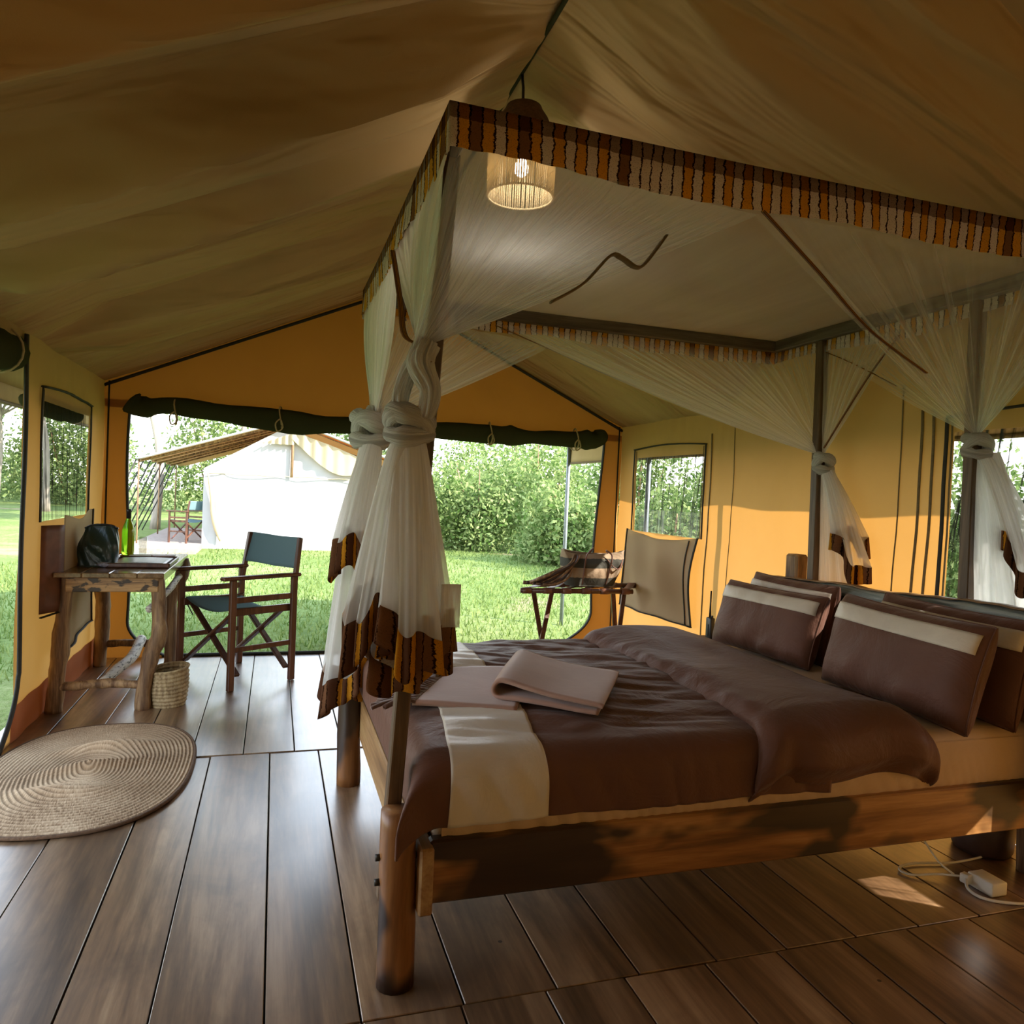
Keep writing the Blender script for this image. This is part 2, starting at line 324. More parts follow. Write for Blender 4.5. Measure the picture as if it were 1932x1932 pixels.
# ================================================================== SETTING
XL, XR, YB, YF = -1.25, 3.05, 6.31, -1.3
RX, RZ, ZL, ZR = 0.87, 3.06, 2.11, 2.05
def roofz(x): return np.where(x < RX, RZ+(x-RX)/(XL-RX)*(ZL-RZ), RZ+(x-RX)/(XR-RX)*(ZR-RZ))
# floor
floor = obj('floor', box(((XL+XR)/2, (YB+YF)/2, -0.07), (XR-XL+0.3, YB-YF+0.12, 0.06), bev=0.003), MAT['sub'], smooth=False)
tag(floor, kind='structure')
rowsP = [(4.0, YB+0.02, [-1.36, -1.11, -0.86, -0.61, -0.36, -0.11, 0.143, 0.39, 0.65, 0.90, 1.15, 1.41, 1.66, 1.92, 2.17, 2.42, 2.68, 2.94, 3.16], 0.005),
         (1.925, 4.0, [-1.33, -1.05, -0.775, -0.495, -0.265, 0.02, 0.263, 0.54, 0.812, 1.072, 1.335, 1.590, 1.86, 2.12, 2.39, 2.66, 2.92, 3.16], 0.0),
         (-0.2, 1.925, [-1.28, -1.02, -0.76, -0.49, -0.23, 0.03, 0.265, 0.53, 0.775, 1.02, 1.29, 1.546, 1.80, 2.06, 2.33, 2.59, 2.86, 3.16], 0.0),
         (YF, -0.2, [-1.36, -1.0, -0.5, 0.0, 0.5, 1.0, 1.5, 2.0, 2.5, 3.16], 0.0)]
for y0, y1, bs, up in rowsP:
    for i in range(len(bs)-1):
        h = up+random.uniform(-0.0015, 0.0015)
        obj('floor_plank', box(((bs[i]+bs[i+1])/2, (y0+y1)/2, -0.02+h/2), (bs[i+1]-bs[i]-0.0055, y1-y0-0.006, 0.04+h), bev=0.002), MAT['floor'], floor, smooth=False)
# door-sill board
obj('sill_board', box(((XL+XR)/2, YB+0.05, -0.03), (XR-XL+0.3, 0.05, 0.08)), MAT['bedz'], floor, smooth=False)

# ceiling: two slopes with sagging folds
def slope(side):
    xe = XL if side < 0 else XR; ze = ZL if side < 0 else ZR; sd = 3 if side < 0 else 9
    def fn(s, y):
        x = RX+s*(xe-RX); z = RZ+s*(ze-RZ)
        if side > 0: z = z+0.38*ss(4.75-y, 0.0, 0.75)*s**1.6
        yy = y+0.16*np.sin(3.0*s+0.5)*(1 if side < 0 else -1)+0.35*s*(s-1)
        f = wob(yy, s*0.25, sd, 6, 0.7, 2.2, 1.0, 0.4)*0.14+wob(yy*1.0+0.3*s, s*0.4, sd+1, 5, 3.0, 7.0, 1.0, 0.3)*0.020
        q_ = yy*1.25+0.22*np.sin(4.1*yy)+0.1*np.sin(9.7*yy); q_ = q_*1.35; fr_ = q_-np.floor(q_); hh_ = 0.55+0.45*np.sin(7.3*np.floor(q_)+1.3*sd); f2 = np.minimum(fr_/0.30, (1-fr_)/0.70)**1.2*hh_*(0.21 if side < 0 else 0.12)+(np.abs(np.sin(math.pi*(q_*1.7+0.4)))**0.6)*0.02-0.05
        env = np.clip(s*6, 0.15, 1)*np.clip((1-s)*6, 0.06, 1)*(0.08+0.92*ss(YB-y, 0.0, 1.5))
        sag = 0.055*np.sin(math.pi*np.clip(s, 0, 1))
        z = z-sag*(0.7+0.3*np.sin(y*2.1))*(0.1+0.9*ss(YB-y, 0.0, 1.6))-(f+f2-0.01)*env
        return x, y, z
    return grid(fn, L(0, 1, 60), L(YF, YB, 330))
ceiling = obj('ceiling', join(slope(-1), slope(1)), MAT['ceiling']); tag(ceiling, kind='structure')
obj('ridge_seam', tube([(RX, y, RZ-0.004) for y in L(YF, YB, 20)], 0.010, 6), MAT['green'], ceiling)

# back wall with a wide door opening
DX0, DX1, DZ = -1.07, 2.85, 1.975
def inner_l(z): return DX0+0.02*np.sin(z*3)+0.32*np.clip(1-z/0.30, 0, 1)**2.2
def inner_r(z): return DX1-0.035*np.sin(z*2.2)-0.42*np.clip(1-z/0.36, 0, 1)**2.2
def ydisp(x, z): return YB+0.012*wob(x, z, 21, 6, 0.7, 3.0)
zs = np.concatenate([L(0.0, 0.4, 14), L(0.45, DZ, 24)])
w1 = grid(lambda t, z: (XL+t*(inner_l(z)-XL), ydisp(XL+t*(inner_l(z)-XL), z), z), L(0, 1, 8), zs)
w2 = grid(lambda t, z: (XR+t*(inner_r(z)-XR), ydisp(XR+t*(inner_r(z)-XR), z), z), L(0, 1, 8), zs)
def dtop(x): return DZ+0.03*np.sin((x-DX0)*1.6)*0.3
w3 = grid(lambda x, t: (x, ydisp(x, DZ+t)+0.02*np.exp(-((x-0.2-1.1*t)**2)/0.004)*0.4+0.008*np.sin(10*x+9*t)*np.sin(math.pi*t), DZ-0.06+t*(roofz(x)+0.01-DZ+0.06)), L(XL, XR, 90), L(0, 1, 26))
wall_back = obj('wall_back', join(w1, w2, w3), MAT['canvas_back']); tag(wall_back, kind='structure')
# piping along the gable and the door edge
obj('gable_piping', tube([(x, YB-0.012, float(roofz(np.array(x)))-0.034) for x in L(XL, XR, 41)], 0.013, 6), MAT['trim'], wall_back)
dl = [(float(inner_l(np.array(z)))+0.01, YB-0.012, z) for z in list(L(DZ, 0.3, 18))+list(L(0.28, 0.01, 10))]
dr = [(float(inner_r(np.array(z)))-0.01, YB-0.012, z) for z in list(L(0.01, 0.36, 12))+list(L(0.4, DZ, 18))]
obj('door_hem', tube(dl, 0.028, 6, flat=0.35), MAT['trim'], wall_back)
obj('door_hem', tube(dr, 0.024, 6, flat=0.35), MAT['trim'], wall_back)
obj('door_threshold', tube([(dl[-1][0]-0.03, YB-0.012, 0.016), (1.0, YB-0.012, 0.014), (dr[0][0]+0.03, YB-0.012, 0.016)], 0.014, 6), MAT['trim'], wall_back)
obj('corner_seam', tube([(XL+0.035, YB-0.02, z) for z in L(0.02, 2.11, 12)], 0.007, 6), MAT['trim'], wall_back)
obj('corner_seam', tube([(XR-0.035, YB-0.02, z) for z in L(0.02, 2.05, 12)], 0.007, 6), MAT['trim'], wall_back)
# rolled-up door flap
rp_ = spline([(-1.07, YB-0.06, 1.97), (-0.98, YB-0.06, 1.925), (-0.72, YB-0.07, 1.945), (0.1, YB-0.07, 1.885), (0.8, YB-0.07, 1.895), (1.75, YB-0.07, 1.90), (2.05, YB-0.07, 1.895), (2.55, YB-0.07, 1.905), (2.75, YB-0.06, 1.915), (2.86, YB-0.05, 1.985)], 70)
rr = np.array([0.075+0.012*math.sin(i*0.35)+0.006*math.sin(i*0.9) for i in range(70)]); rr[:4] *= [0.35, 0.7, 0.95, 1.05]; rr[-4:] *= [1.05, 1.0, 0.75, 0.35]
roll = obj('rolled_flap', tube(rp_, rr, 14, wob=0.08, seed=2), MAT['green'], wall_back)
for x in (-0.74, 0.02, 1.75, 2.55):
    obj('flap_tie', tube([(x+0.01*math.sin(t*2), YB-0.07+0.094*math.cos(t), 1.905+0.098*math.sin(t)) for t in L(0, 2*math.pi, 20)][:-1], 0.006, 6, closed=True), MAT['cord'], roll)
    obj('flap_tie', tube(spline([(x, YB-0.17, 1.90), (x-0.035, YB-0.175, 1.86), (x-0.02, YB-0.17, 1.80), (x+0.02, YB-0.17, 1.83), (x+0.005, YB-0.17, 1.89)], 14), 0.006, 6), MAT['cord'], roll)

# side walls as panels of cloth with openings
def lin(a, b, st, cuts):
    pts = sorted(set([a, b]+[c for c in cuts if a < c < b])); out = []
    for p, q in zip(pts[:-1], pts[1:]): out += list(np.linspace(p, q, max(2, int((q-p)/st)+1)))[:-1]
    return np.array(out+[pts[-1]])
def wall_side(name, X, ztop, opens, mat, sd, sgn):
    def dx(y, z): return 0.010*wob(y, z, sd, 6, 0.5, 2.5)+0.009*np.sin(2*math.pi*(y*9+0.6*np.sin(3*y)))*ss(z, 1.5, ztop)*wob(y, 0*z, sd+3, 3, 0.5, 1.5)
    ys = lin(YF, YB, 0.03, [c for o in opens for c in o[:2]]); zz = lin(0.0, ztop+0.02, 0.05, [c for o in opens for c in o[2:]])
    def keep(a, b, c, d):
        for o in opens:
            if a >= o[0]-1e-6 and b <= o[1]+1e-6 and c >= o[2]-1e-6 and d <= o[3]+1e-6: return False
        return True
    def zup(y, z): return z+(0.38*ss(4.75-y, 0.0, 0.75)*ss(z, ztop-0.12, ztop) if sgn < 0 else 0)
    G = grid(lambda y, z: (X+sgn*dx(y, z), y, zup(y, z)), ys, zz, keep=keep)
    w = obj(name, G, mat); tag(w, kind='structure'); return w, (lambda y, z: X+sgn*float(dx(np.array(y), np.array(z))))
LW = (4.77, 5.82, 1.12, 1.80); LO = (1.70, 4.42, 0.02, 1.98)
wall_left, lx = wall_side('wall_left', XL, ZL, [LW, LO], MAT['canvas'], 31, 1)
RW1 = (4.90, 5.97, 1.115, 1.755); RW2 = (1.44, 2.74, 0.645, 1.78)
wall_right, rx_ = wall_side('wall_right', XR, ZR, [RW1, RW2], MAT['canvas'], 41, -1)
# front wall behind the camera: a matching gable with an open doorway
FX0, FX1 = -0.95, -0.93
f1 = grid(lambda x, z: (x, YF, z), L(XL, FX0, 4), L(0, 1.975, 12)); f2 = grid(lambda x, z: (x, YF, z), L(FX1, XR, 4), L(0, 1.975, 12))
f3 = grid(lambda x, t: (x, YF, 1.975+t*(roofz(x)+0.01-1.975)), L(XL, XR, 40), L(0, 1, 8))
wall_front = obj('wall_front', join(f1, f2, f3), cloth('tent_front_canvas', (0.46, 0.37, 0.24), (0.55, 0.42, 0.26), 0.14)); tag(wall_front, kind='structure')

def hem(path, r, parent, mat='trim', name='hem', flat=0.4): return obj(name, tube(path, r, 6, flat=flat), MAT[mat], parent)
# left opening: edge binding curving out at the floor, rolled flap, insect screen
hem([(XL+0.015, 4.42+0.012*math.sin(z*5), z) for z in L(2.1, 0.35, 22)]+[(XL+0.015, 4.42-0.30*(1-z/0.35)**2, z) for z in L(0.33, 0.0, 8)], 0.024, wall_left)
cornr = grid(lambda t, z: (XL+0.004+0*t, 4.42-t*0.30*(1-z/0.35)**2, z), L(0, 1, 6), L(0.0, 0.35, 10)); obj('corner_gusset', cornr, MAT['canvas'], wall_left)
lroll = obj('rolled_flap', tube([(XL-0.05, y, 1.985+0.015*math.sin(y*6)) for y in L(1.65, 4.36, 40)]+[(XL-0.04, 4.40, 2.01), (XL-0.03, 4.425, 2.05)], [0.10+0.01*math.sin(i*1.3) for i in range(40)]+[0.07, 0.03], 14, wob=0.1, seed=5), MAT['green'], wall_left)
obj('flap_tie', tube([(XL-0.05+0.112*math.cos(t), 4.2, 1.985+0.115*math.sin(t)) for t in L(0, 6.28, 20)][:-1], 0.006, 6, closed=True), MAT['cord'], lroll)
obj('door_screen', grid(lambda y, z: (XL-0.01+0.006*np.sin(y*30), y, z), L(1.70, 4.42, 80), L(0.0, 1.98, 12)), MAT['screen_open'], wall_left)
obj('mud_skirt', grid(lambda y, z: (XL+0.008+0.02*z+0.004*np.sin(20*y), y, z), L(4.35, YB, 50), L(0.0, 0.19, 5)), cloth('reddish_groundsheet', (0.42, 0.17, 0.09), (0.5, 0.2, 0.08), 0.2), wall_left)

def window(n, X, sgn, win, xf):
    y0, y1, z0, z1 = win; w = empty('window_%d' % n, (X, (y0+y1)/2, z0), kind='structure')
    def scr(y, z): return (X-sgn*0.012+0.010*np.sin(26*y+2*np.sin(4*y)+3*z)*(0.3+0.7*(z1-z)/(z1-z0)), y, z)
    V, F, U = grid(scr, L(y0, y1, 60), L(z0, z1, 14)); U = np.stack([(U[:, 0]-y0)/(y1-y0)+0.10*(U[:, 1]-z0), U[:, 1]], 1)
    obj('insect_screen', (V, F, U), MAT['screen'], w)
    e = 0.035
    hem([(xf(y, z1+0.08)+sgn*0.012, y, z1+0.075+0.02*math.sin((y-y0)/(y1-y0)*math.pi)) for y in L(y0-e, y1+e, 16)], 0.016, w)
    for yy in (y0-e, y1+e): hem([(xf(yy, z)+sgn*0.012, yy, z) for z in L(z0, z1+0.075, 12)], 0.012, w)
    for yy in (y0-0.005, y1+0.005): hem([(xf(yy, z)+sgn*0.010, yy, z) for z in L(z0, z1+0.06, 12)], 0.006, w, 'seam')
    return w
win1 = window(1, XL, 1, LW, lx); win2 = window(2, XR, -1, RW1, rx_); win3 = window(3, XR, -1, RW2, rx_)
# outside rolled blind seen through the left window
obj('rolled_blind', tube([(XL-0.08, y, 1.80-0.02*math.sin((y-4.7)*2.8)) for y in L(4.7, 5.85, 16)], [0.02, 0.04]+[0.05]*12+[0.06, 0.03], 12, wob=0.1), MAT['green'], win1)
# clear plastic strip low in the right-hand window
obj('clear_panel', grid(lambda y, z: (XR+0.005-0.006*np.sin(9*y), y, z), L(4.90, 5.97, 30), L(1.115, 1.31, 5)), MAT['pvc'], win2)
# window flaps hanging down inside
def flapR(y, t):
    zt = 1.125-0.05*np.sin((y-4.85)/1.15*math.pi); zb = 0.44+0.06*(y < 0)+0.05*np.clip((5.1-y)/0.25, 0, 1)*0; z = zt+t*(0.45-zt)
    return XR-0.03-0.05*np.sin(t*2.2)-0.012*np.sin(14*y+5*t)-0.02*np.cos(5*y-3*t)*t, y, z
fl2 = obj('window_flap', grid(flapR, L(4.88, 6.03, 46), L(0, 1, 26)), MAT['flap'], win2, solid=0.003)
def fR(y, t):
    p = flapR(np.array(float(y)), np.array(float(t))); return (float(p[0])-0.006, float(p[1]), float(p[2]))
hem([fR(y, 1.0) for y in L(4.88, 6.03, 16)], 0.013, fl2)
hem([fR(4.885, t) for t in L(0, 1, 14)], 0.013, fl2); hem([fR(6.025, t) for t in L(0, 1, 14)], 0.012, fl2); hem([fR(4.97, t) for t in L(0.02, 1, 14)], 0.009, fl2)
def flapL(y, t):
    z = 1.135+0.022*np.cos((y-4.85)*6)*(1-t)+t*(0.36-1.135)
    return XL+0.10-0.07*ss(y, 4.9, 5.9)+0.005*np.sin(13*y+4*t)*t+0.008*np.sin(6*y+3*t), y, z
fl1 = obj('window_flap', grid(flapL, L(4.90, 5.93, 40), L(0, 1, 24)), MAT['flap'], win1, solid=0.003)
def fL(y, t):
    p = flapL(np.array(float(y)), np.array(float(t))); return (float(p[0])+0.006, float(p[1]), float(p[2]))
hem([fL(y, 1.0) for y in L(4.90, 5.93, 16)], 0.012, fl1); hem([fL(5.925, t) for t in L(0, 1, 12)], 0.012, fl1)
obj('flap_shade_sheet', grid(lambda s, z: (XL+0.012+s*0.085, 4.76+0.13*s, z), L(0, 1, 5), L(0.60, 1.10, 12)), MAT['leather'], win1, solid=0.004)  # brown sheet standing in for the shadow between flap and wall
hem([(XL+0.02, 4.76, 0.58), (XL+0.10, 4.90, 0.60)], 0.012, win1)
# vertical seams on the right wall
for i, y in enumerate((4.52, 3.05, 2.93, 2.86, 4.80)):
    hem([(rx_(y, z)-0.006, y+0.01*math.sin(z*3), z) for z in L(0.0, 2.04 if i < 2 else 1.9, 20)], 0.005 if i < 2 else 0.009, wall_right, 'seam', 'seam_tape', 0.4)

# outer fly sheet, eave valances and poles
FZ, FLX, FRX, FY0, FY1, FS = 3.24, -1.80, 3.54, -3.4, 8.85, 0.464
def flyf(s, y):
    x = FLX+s*(FRX-FLX); z = FZ-FS*np.abs(x-RX)+0.40*np.exp(-((x-2.85)/0.30)**2)*ss(5.2-y, 0, 0.8); return x, y, z-0.03*np.sin(math.pi*np.abs(x-RX)/2.67)*(0.6+0.4*np.sin(y*2.85))
fly = obj('roof_fly', grid(flyf, L(0, 1, 41), L(FY0, FY1, 60)), MAT['fly'], solid=0.006); tag(fly, kind='structure')
ZEL, ZER = FZ-FS*(RX-FLX), FZ-FS*(FRX-RX)
for X, z0 in ((FLX, ZEL), (FRX, ZER)):
    obj('eave_valance', grid(lambda y, t, X=X, z0=z0: (X+0.012*np.sin(y*7)*t, y, z0+0.01-t*(0.20 if X > 0 else 0.13)), L(FY0, FY1, 120), L(0, 1, 5)), MAT['fly'], fly, solid=0.004)
    obj('eave_hem', tube([(X+0.012*math.sin(y*7), y, z0-(0.20 if X > 0 else 0.13)) for y in L(FY0, FY1, 120)], 0.014, 6), MAT['seam'], fly)
for x, y, z in [(3.51, 8.75, 2.02), (3.51, 6.62, 2.0), (3.51, 4.31, 2.0), (3.51, 2.0, 2.0), (3.51, -0.3, 2.0), (3.51, -2.9, 2.0), (-1.78, 8.75, 2.0), (-1.78, 4.31, 2.0), (-1.78, 1.6, 2.0), (-1.78, -2.9, 2.0)]:
    obj('fly_pole', tube([(x, y, -0.27), (x, y, 0.9), (x, y, z)], 0.024, 10), MAT['steel'], fly)

# unseen blind added to block sun through the near half of the bed-head window
obj('window_flap', grid(lambda y, z: (XR+0.03+0.01*np.sin(12*y), y, z), L(1.40, 2.06, 20), L(0.80, 1.80, 12)), MAT['flap'], win3, solid=0.003)
# ================================================================== BED
bed = empty('four_poster_bed', (1.6, 2.8, 0), 'rustic four-poster bed of log legs, burnt-stained rails and a dark canopy frame', 'bed')
def logleg(x, y, h, r, seed, mat='leg'):
    pts = [(x+0.004*math.sin(z*9+seed), y+0.004*math.cos(z*7+seed), z) for z in L(0, h, 12)]; V = tube(pts, [r*(1.06-0.05*z/h) for z in L(0, h, 12)], 18, wob=0.025, seed=seed)
    return V
for x, y, h, r, s in [(0.366, 2.055, 0.498, 0.050, 1), (0.372, 3.53, 0.50, 0.052, 2)]:
    obj('leg', logleg(x, y, h, r, s), MAT['leg'], bed)
hl1 = obj('headboard_leg', join(box((2.875, 3.58, 0.56), (0.085, 0.10, 1.12), bev=0.012)), MAT['bark'], bed, smooth=False)
hl2 = obj('headboard_leg', tube(spline([(2.89, 2.12, 0), (2.885, 2.13, 0.5), (2.88, 2.14, 1.0), (2.88, 2.145, 1.13), (2.885, 2.145, 1.20), (2.89, 2.14, 1.235)], 22), [0.055]*15+[0.054, 0.054, 0.052, 0.050, 0.045, 0.034, 0.012], 16, wob=0.05, seed=3), MAT['bark'], bed)
obj('side_rail', box((1.66, 2.045, 0.322), (2.42, 0.042, 0.182), bev=0.006), MAT['bedx'], bed, smooth=False)
obj('side_rail', box((1.66, 3.56, 0.322), (2.42, 0.042, 0.182), bev=0.006), MAT['bedx'], bed, smooth=False)
fr = obj('foot_rail', box((0.435, 2.79, 0.312), (0.040, 1.60, 0.19), bev=0.006), MAT['bedy'], bed, smooth=False)
obj('mattress_base', box((1.62, 2.80, 0.335), (2.34, 1.46, 0.03)), MAT['bedy'], bed, smooth=False)
for z in (0.285, 0.365): obj('bolt', tube([(0.405, 2.055, z), (0.424, 2.055, z)], 0.011, 8), MAT['metal'], bed)
for z in (0.30, 0.37): obj('bolt', tube([(0.316, 2.05, z), (0.300, 2.05, z)], 0.010, 8), MAT['metal'], bed)
# posts
PF = dict(FN=((0.342, 2.13, 0.21), (0.435, 2.06, 2.33)), FF=((0.440, 3.45, 0.23), (0.450, 3.66, 2.33)), HF=((2.858, 3.40, 0.30), (2.865, 3.45, 2.34)), HN=((2.858, 2.44, 0.30), (2.865, 2.49, 2.36)))
for k, (a, b) in PF.items(): obj('canopy_post', beam(a, b, 0.044 if k[0] == 'F' else 0.052, 0.044 if k[0] == 'F' else 0.052, up=(0, 1, 0)), MAT['bedz'], bed, smooth=False)
# canopy frame
CX0, CX1, CY0, CY1, CZ = 0.40, 2.84, 1.885, 3.83, 2.375
obj('canopy_beam', beam((CX0, CY0+0.03, CZ-0.03), (CX1, CY0+0.03, CZ-0.03), 0.04, 0.06), MAT['beamx'], bed, smooth=False)
obj('canopy_beam', beam((CX0, CY1, CZ-0.03), (CX1+0.02, CY1, CZ-0.03), 0.04, 0.062), MAT['beamx'], bed, smooth=False)
obj('canopy_beam', beam((CX0+0.03, CY0+0.05, CZ-0.03), (CX0+0.03, CY1-0.02, CZ-0.03), 0.04, 0.06), MAT['beamy'], bed, smooth=False)
obj('canopy_beam', beam((CX1, CY0+0.05, CZ-0.03), (CX1, CY1-0.02, CZ-0.03), 0.04, 0.062), MAT['beamy'], bed, smooth=False)
# headboard: live-edge slab with a weathered top edge
def htop(y): return 1.035-0.06*(y-1.9)/1.75+0.012*wob(y, 0*y, 5, 4, 0.5, 3)
def hb(u, y):
    # u around the slab section
    zt = htop(y); x0, x1 = 2.76, 2.82; per = [(x1, 0.30), (x0, 0.30), (x0, 0), (x1, 0)]
    xs = np.choose(u.astype(int), [x1+0*y, x0+0*y, x0+0*y, x1+0*y]); z = np.choose(u.astype(int), [0.30+0*y, 0.30+0*y, zt-0.05, zt-0.05]); return xs, y, z
obj('headboard_panel', grid(hb, [0, 1, 2, 3], L(1.86, 3.66, 40), close_u=True), MAT['head'], bed, smooth=False)
def he(u, y):
    zt = htop(y); prof = np.array([(2.752, -0.055), (2.728, -0.045), (2.735, -0.012), (2.77, 0.0), (2.815, 0.002), (2.835, -0.02), (2.83, -0.055)]); i = u.astype(int)
    return prof[i, 0]+0.006*wob(y, u*0.7, 6, 5, 1, 6), y, zt+prof[i, 1]+0.004*wob(y, u*0.9, 8, 5, 2, 9)
obj('headboard_edge', grid(he, L(0, 6, 7), L(1.86, 3.66, 90), close_u=True), MAT['blue'], bed)
obj('headboard_cap', grid(lambda u, y: (2.765+0.05*u, y, htop(y)+0.006+0.002*np.sin(40*y)), [0, 1], L(1.86, 3.66, 40)), MAT['head'], bed, solid=0.006)

# ================================================================== MOSQUITO NET
net = empty('mosquito_net', (1.6, 2.8, 0.5), 'sheer white mosquito net knotted to the bed posts with printed brown and orange border', 'mosquito net')
def valance(A, B, h0, h1, mat, out, n=120, wv=0.004, sd=0):
    A = np.array(A, float); B = np.array(B, float); out = np.array(out, float)
    def fn(u, t):
        P = A[:, None, None]+(B-A)[:, None, None]*u; h = (h0+(h1-h0)*u)*(1+0.16*wob(u*3, 0*u, sd, 4, 0.5, 2.0))
        w = wv*np.sin(u*2*math.pi*23+2*np.sin(u*11))*t+0.012*t*wob(u*4, 0*u, sd+5, 4, 0.6, 2)
        return P[0]+out[0]*w, P[1]+out[1]*w, P[2]-t*h-0.01*np.sin(math.pi*u)
    return obj('valance', grid(fn, L(0, 1, n), L(0, 1, 8)), MAT[mat], net, solid=0.002)
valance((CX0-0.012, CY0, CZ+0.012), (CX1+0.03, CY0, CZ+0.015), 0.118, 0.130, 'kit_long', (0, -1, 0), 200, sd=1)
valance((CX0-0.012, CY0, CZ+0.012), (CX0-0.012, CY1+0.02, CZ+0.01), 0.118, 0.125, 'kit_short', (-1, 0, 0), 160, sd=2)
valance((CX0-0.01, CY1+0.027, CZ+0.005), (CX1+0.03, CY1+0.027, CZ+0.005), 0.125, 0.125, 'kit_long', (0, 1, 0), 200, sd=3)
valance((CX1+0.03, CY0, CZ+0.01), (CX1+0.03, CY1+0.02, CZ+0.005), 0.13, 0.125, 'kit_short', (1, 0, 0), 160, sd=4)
def nettop(u, v): return (CX0+u*(CX1-CX0), CY0+0.01+v*(CY1-CY0), CZ+0.002-0.03*np.sin(math.pi*u)*np.sin(math.pi*v)+0.006*wob(u*2, v*2, 50, 4, 0.5, 2))
obj('net_roof', grid(nettop, L(0, 1, 40), L(0, 1, 40)), MAT['net_top'], net)
def fan(A, B, K, N=16, amp=0.010, sagA=0.0, sagB=0.0, sp=0.05, sd=0, nu=110, nv=26, zsp=(0, 0), mat='net', scal=0.0):
    A = np.array(A, float); B = np.array(B, float); K = np.array(K, float); e = (B-A)/np.linalg.norm(B-A); nrm = np.cross(e, K-(A+B)/2); nrm /= np.linalg.norm(nrm)
    def fn(u, v):
        P = []
        pl = np.sin(2*math.pi*(N*u+0.35*np.sin(7*u+sd)+0.5*np.sin(2.3*N*u*0.37+sd)))+0.45*np.sin(2*math.pi*(2.7*N*u+sd))
        env = (0.15+0.85*np.sin(math.pi*np.clip(v, 0, 1)**0.75))*amp
        sg = (sagA*(1-u)**3+sagB*u**3)*4*v*(1-v)
        big = 0.02*np.sin(math.pi*v)*wob(u*2, v*0.5, sd+3, 4, 0.4, 1.5)
        for k in range(3):
            top = A[k]+(B[k]-A[k])*u; kp = K[k]+e[k]*(u-0.5)*sp
            if k == 2: kp = kp+zsp[0]*(1-u)+zsp[1]*u
            P.append(top*(1-v)+kp*v+nrm[k]*(pl*env+big))
        P[2] = P[2]-sg-scal*np.sin(math.pi*u)*(1-v)*0
        return P
    return obj('net_panel', grid(fn, L(0, 1, nu), L(0, 1, nv)), MAT[mat], net)
zt = CZ-0.085
KFN, KFF, KHF, KHN = (0.362, 2.015, 1.735), (0.425, 3.47, 1.71), (2.865, 3.41, 1.685), (2.85, 2.45, 1.735)
fan((CX0, CY0+0.01, zt), (1.32, CY0+0.01, CZ-0.13), KFN, 20, 0.013, 0, 0.01, 0.05, 1, nu=160, zsp=(0.02, 0.06))
fan((1.30, CY0+0.012, CZ-0.125), (CX1+0.02, CY0+0.01, zt), KHN, 13, 0.010, 0.02, 0.0, 0.03, 2, nu=150, mat='net_sparse')
fan((CX0, CY0+0.01, zt), (CX0, 2.95, zt), KFN, 12, 0.016, 0, 0.0, -0.05, 3, zsp=(0, 0.03), mat='net_thick')
fan((CX0, CY1, zt), (CX0, 2.75, zt), KFF, 13, 0.016, 0, 0.02, 0.05, 4, mat='net_thick')
fan((CX0, CY1+0.012, zt), (1.42, CY1+0.012, CZ-0.16), KFF, 14, 0.010, 0, 0.02, 0.04, 5)
fan((1.09, CY1+0.014, CZ-0.08), (CX1+0.02, CY1+0.012, zt), KHF, 20, 0.010, 0.045, 0, 0.03, 6, nu=150)
fan((CX1+0.012, CY1, zt), (CX1+0.012, 2.88, CZ-0.10), KHF, 10, 0.010, 0, 0.0, 0.03, 7)
fan((CX1+0.014, 3.40, CZ-0.12), (CX1+0.014, CY0, zt), KHN, 15, 0.010, 0.02, 0, 0.03, 8, nu=130, mat='net_sparse')
# dark border tape along some free edges
def tape(pts, r=0.007): obj('edge_tape', tube(spline(pts, 24), r, 6, flat=0.3), MAT['kit_hem'], net)
tape([(1.33, CY0+0.0, CZ-0.12), (1.62, CY0+0.10, 2.14), (1.95, CY0+0.23, 2.02), (2.30, 2.20, 1.915)], 0.008)
tape([(1.09, CY1+0.01, CZ-0.09), (1.40, CY1-0.01, 2.185), (1.75, CY1-0.03, 2.07), (2.1, 3.70, 1.96)], 0.008)
tape([(CX1+0.01, 3.40, CZ-0.13), (CX1+0.01, 3.15, 2.13), (CX1+0.01, 2.9, 2.00)], 0.007)
tape([(CX1+0.01, 2.90, CZ-0.13), (CX1+0.01, 3.10, 2.05), (CX1+0.012, 3.38, 1.72)], 0.007)
tape([(0.36, 2.62, 2.22), (0.345, 2.30, 1.97), (0.33, 2.10, 1.83), (0.36, 2.03, 1.79), (0.395, 2.0, 1.745)], 0.009)
# loose ribbon curling in front of the near panel
rb = spline([(0.70, 1.93, 1.925), (0.79, 1.925, 1.985), (0.865, 1.92, 2.070), (0.90, 1.92, 2.070), (0.945, 1.92, 2.050), (0.975, 1.92, 2.065), (1.035, 1.92, 2.150)], 40)
obj('loose_ribbon', tube(rb, 0.017, 6, flat=0.25), MAT['seam'], net)
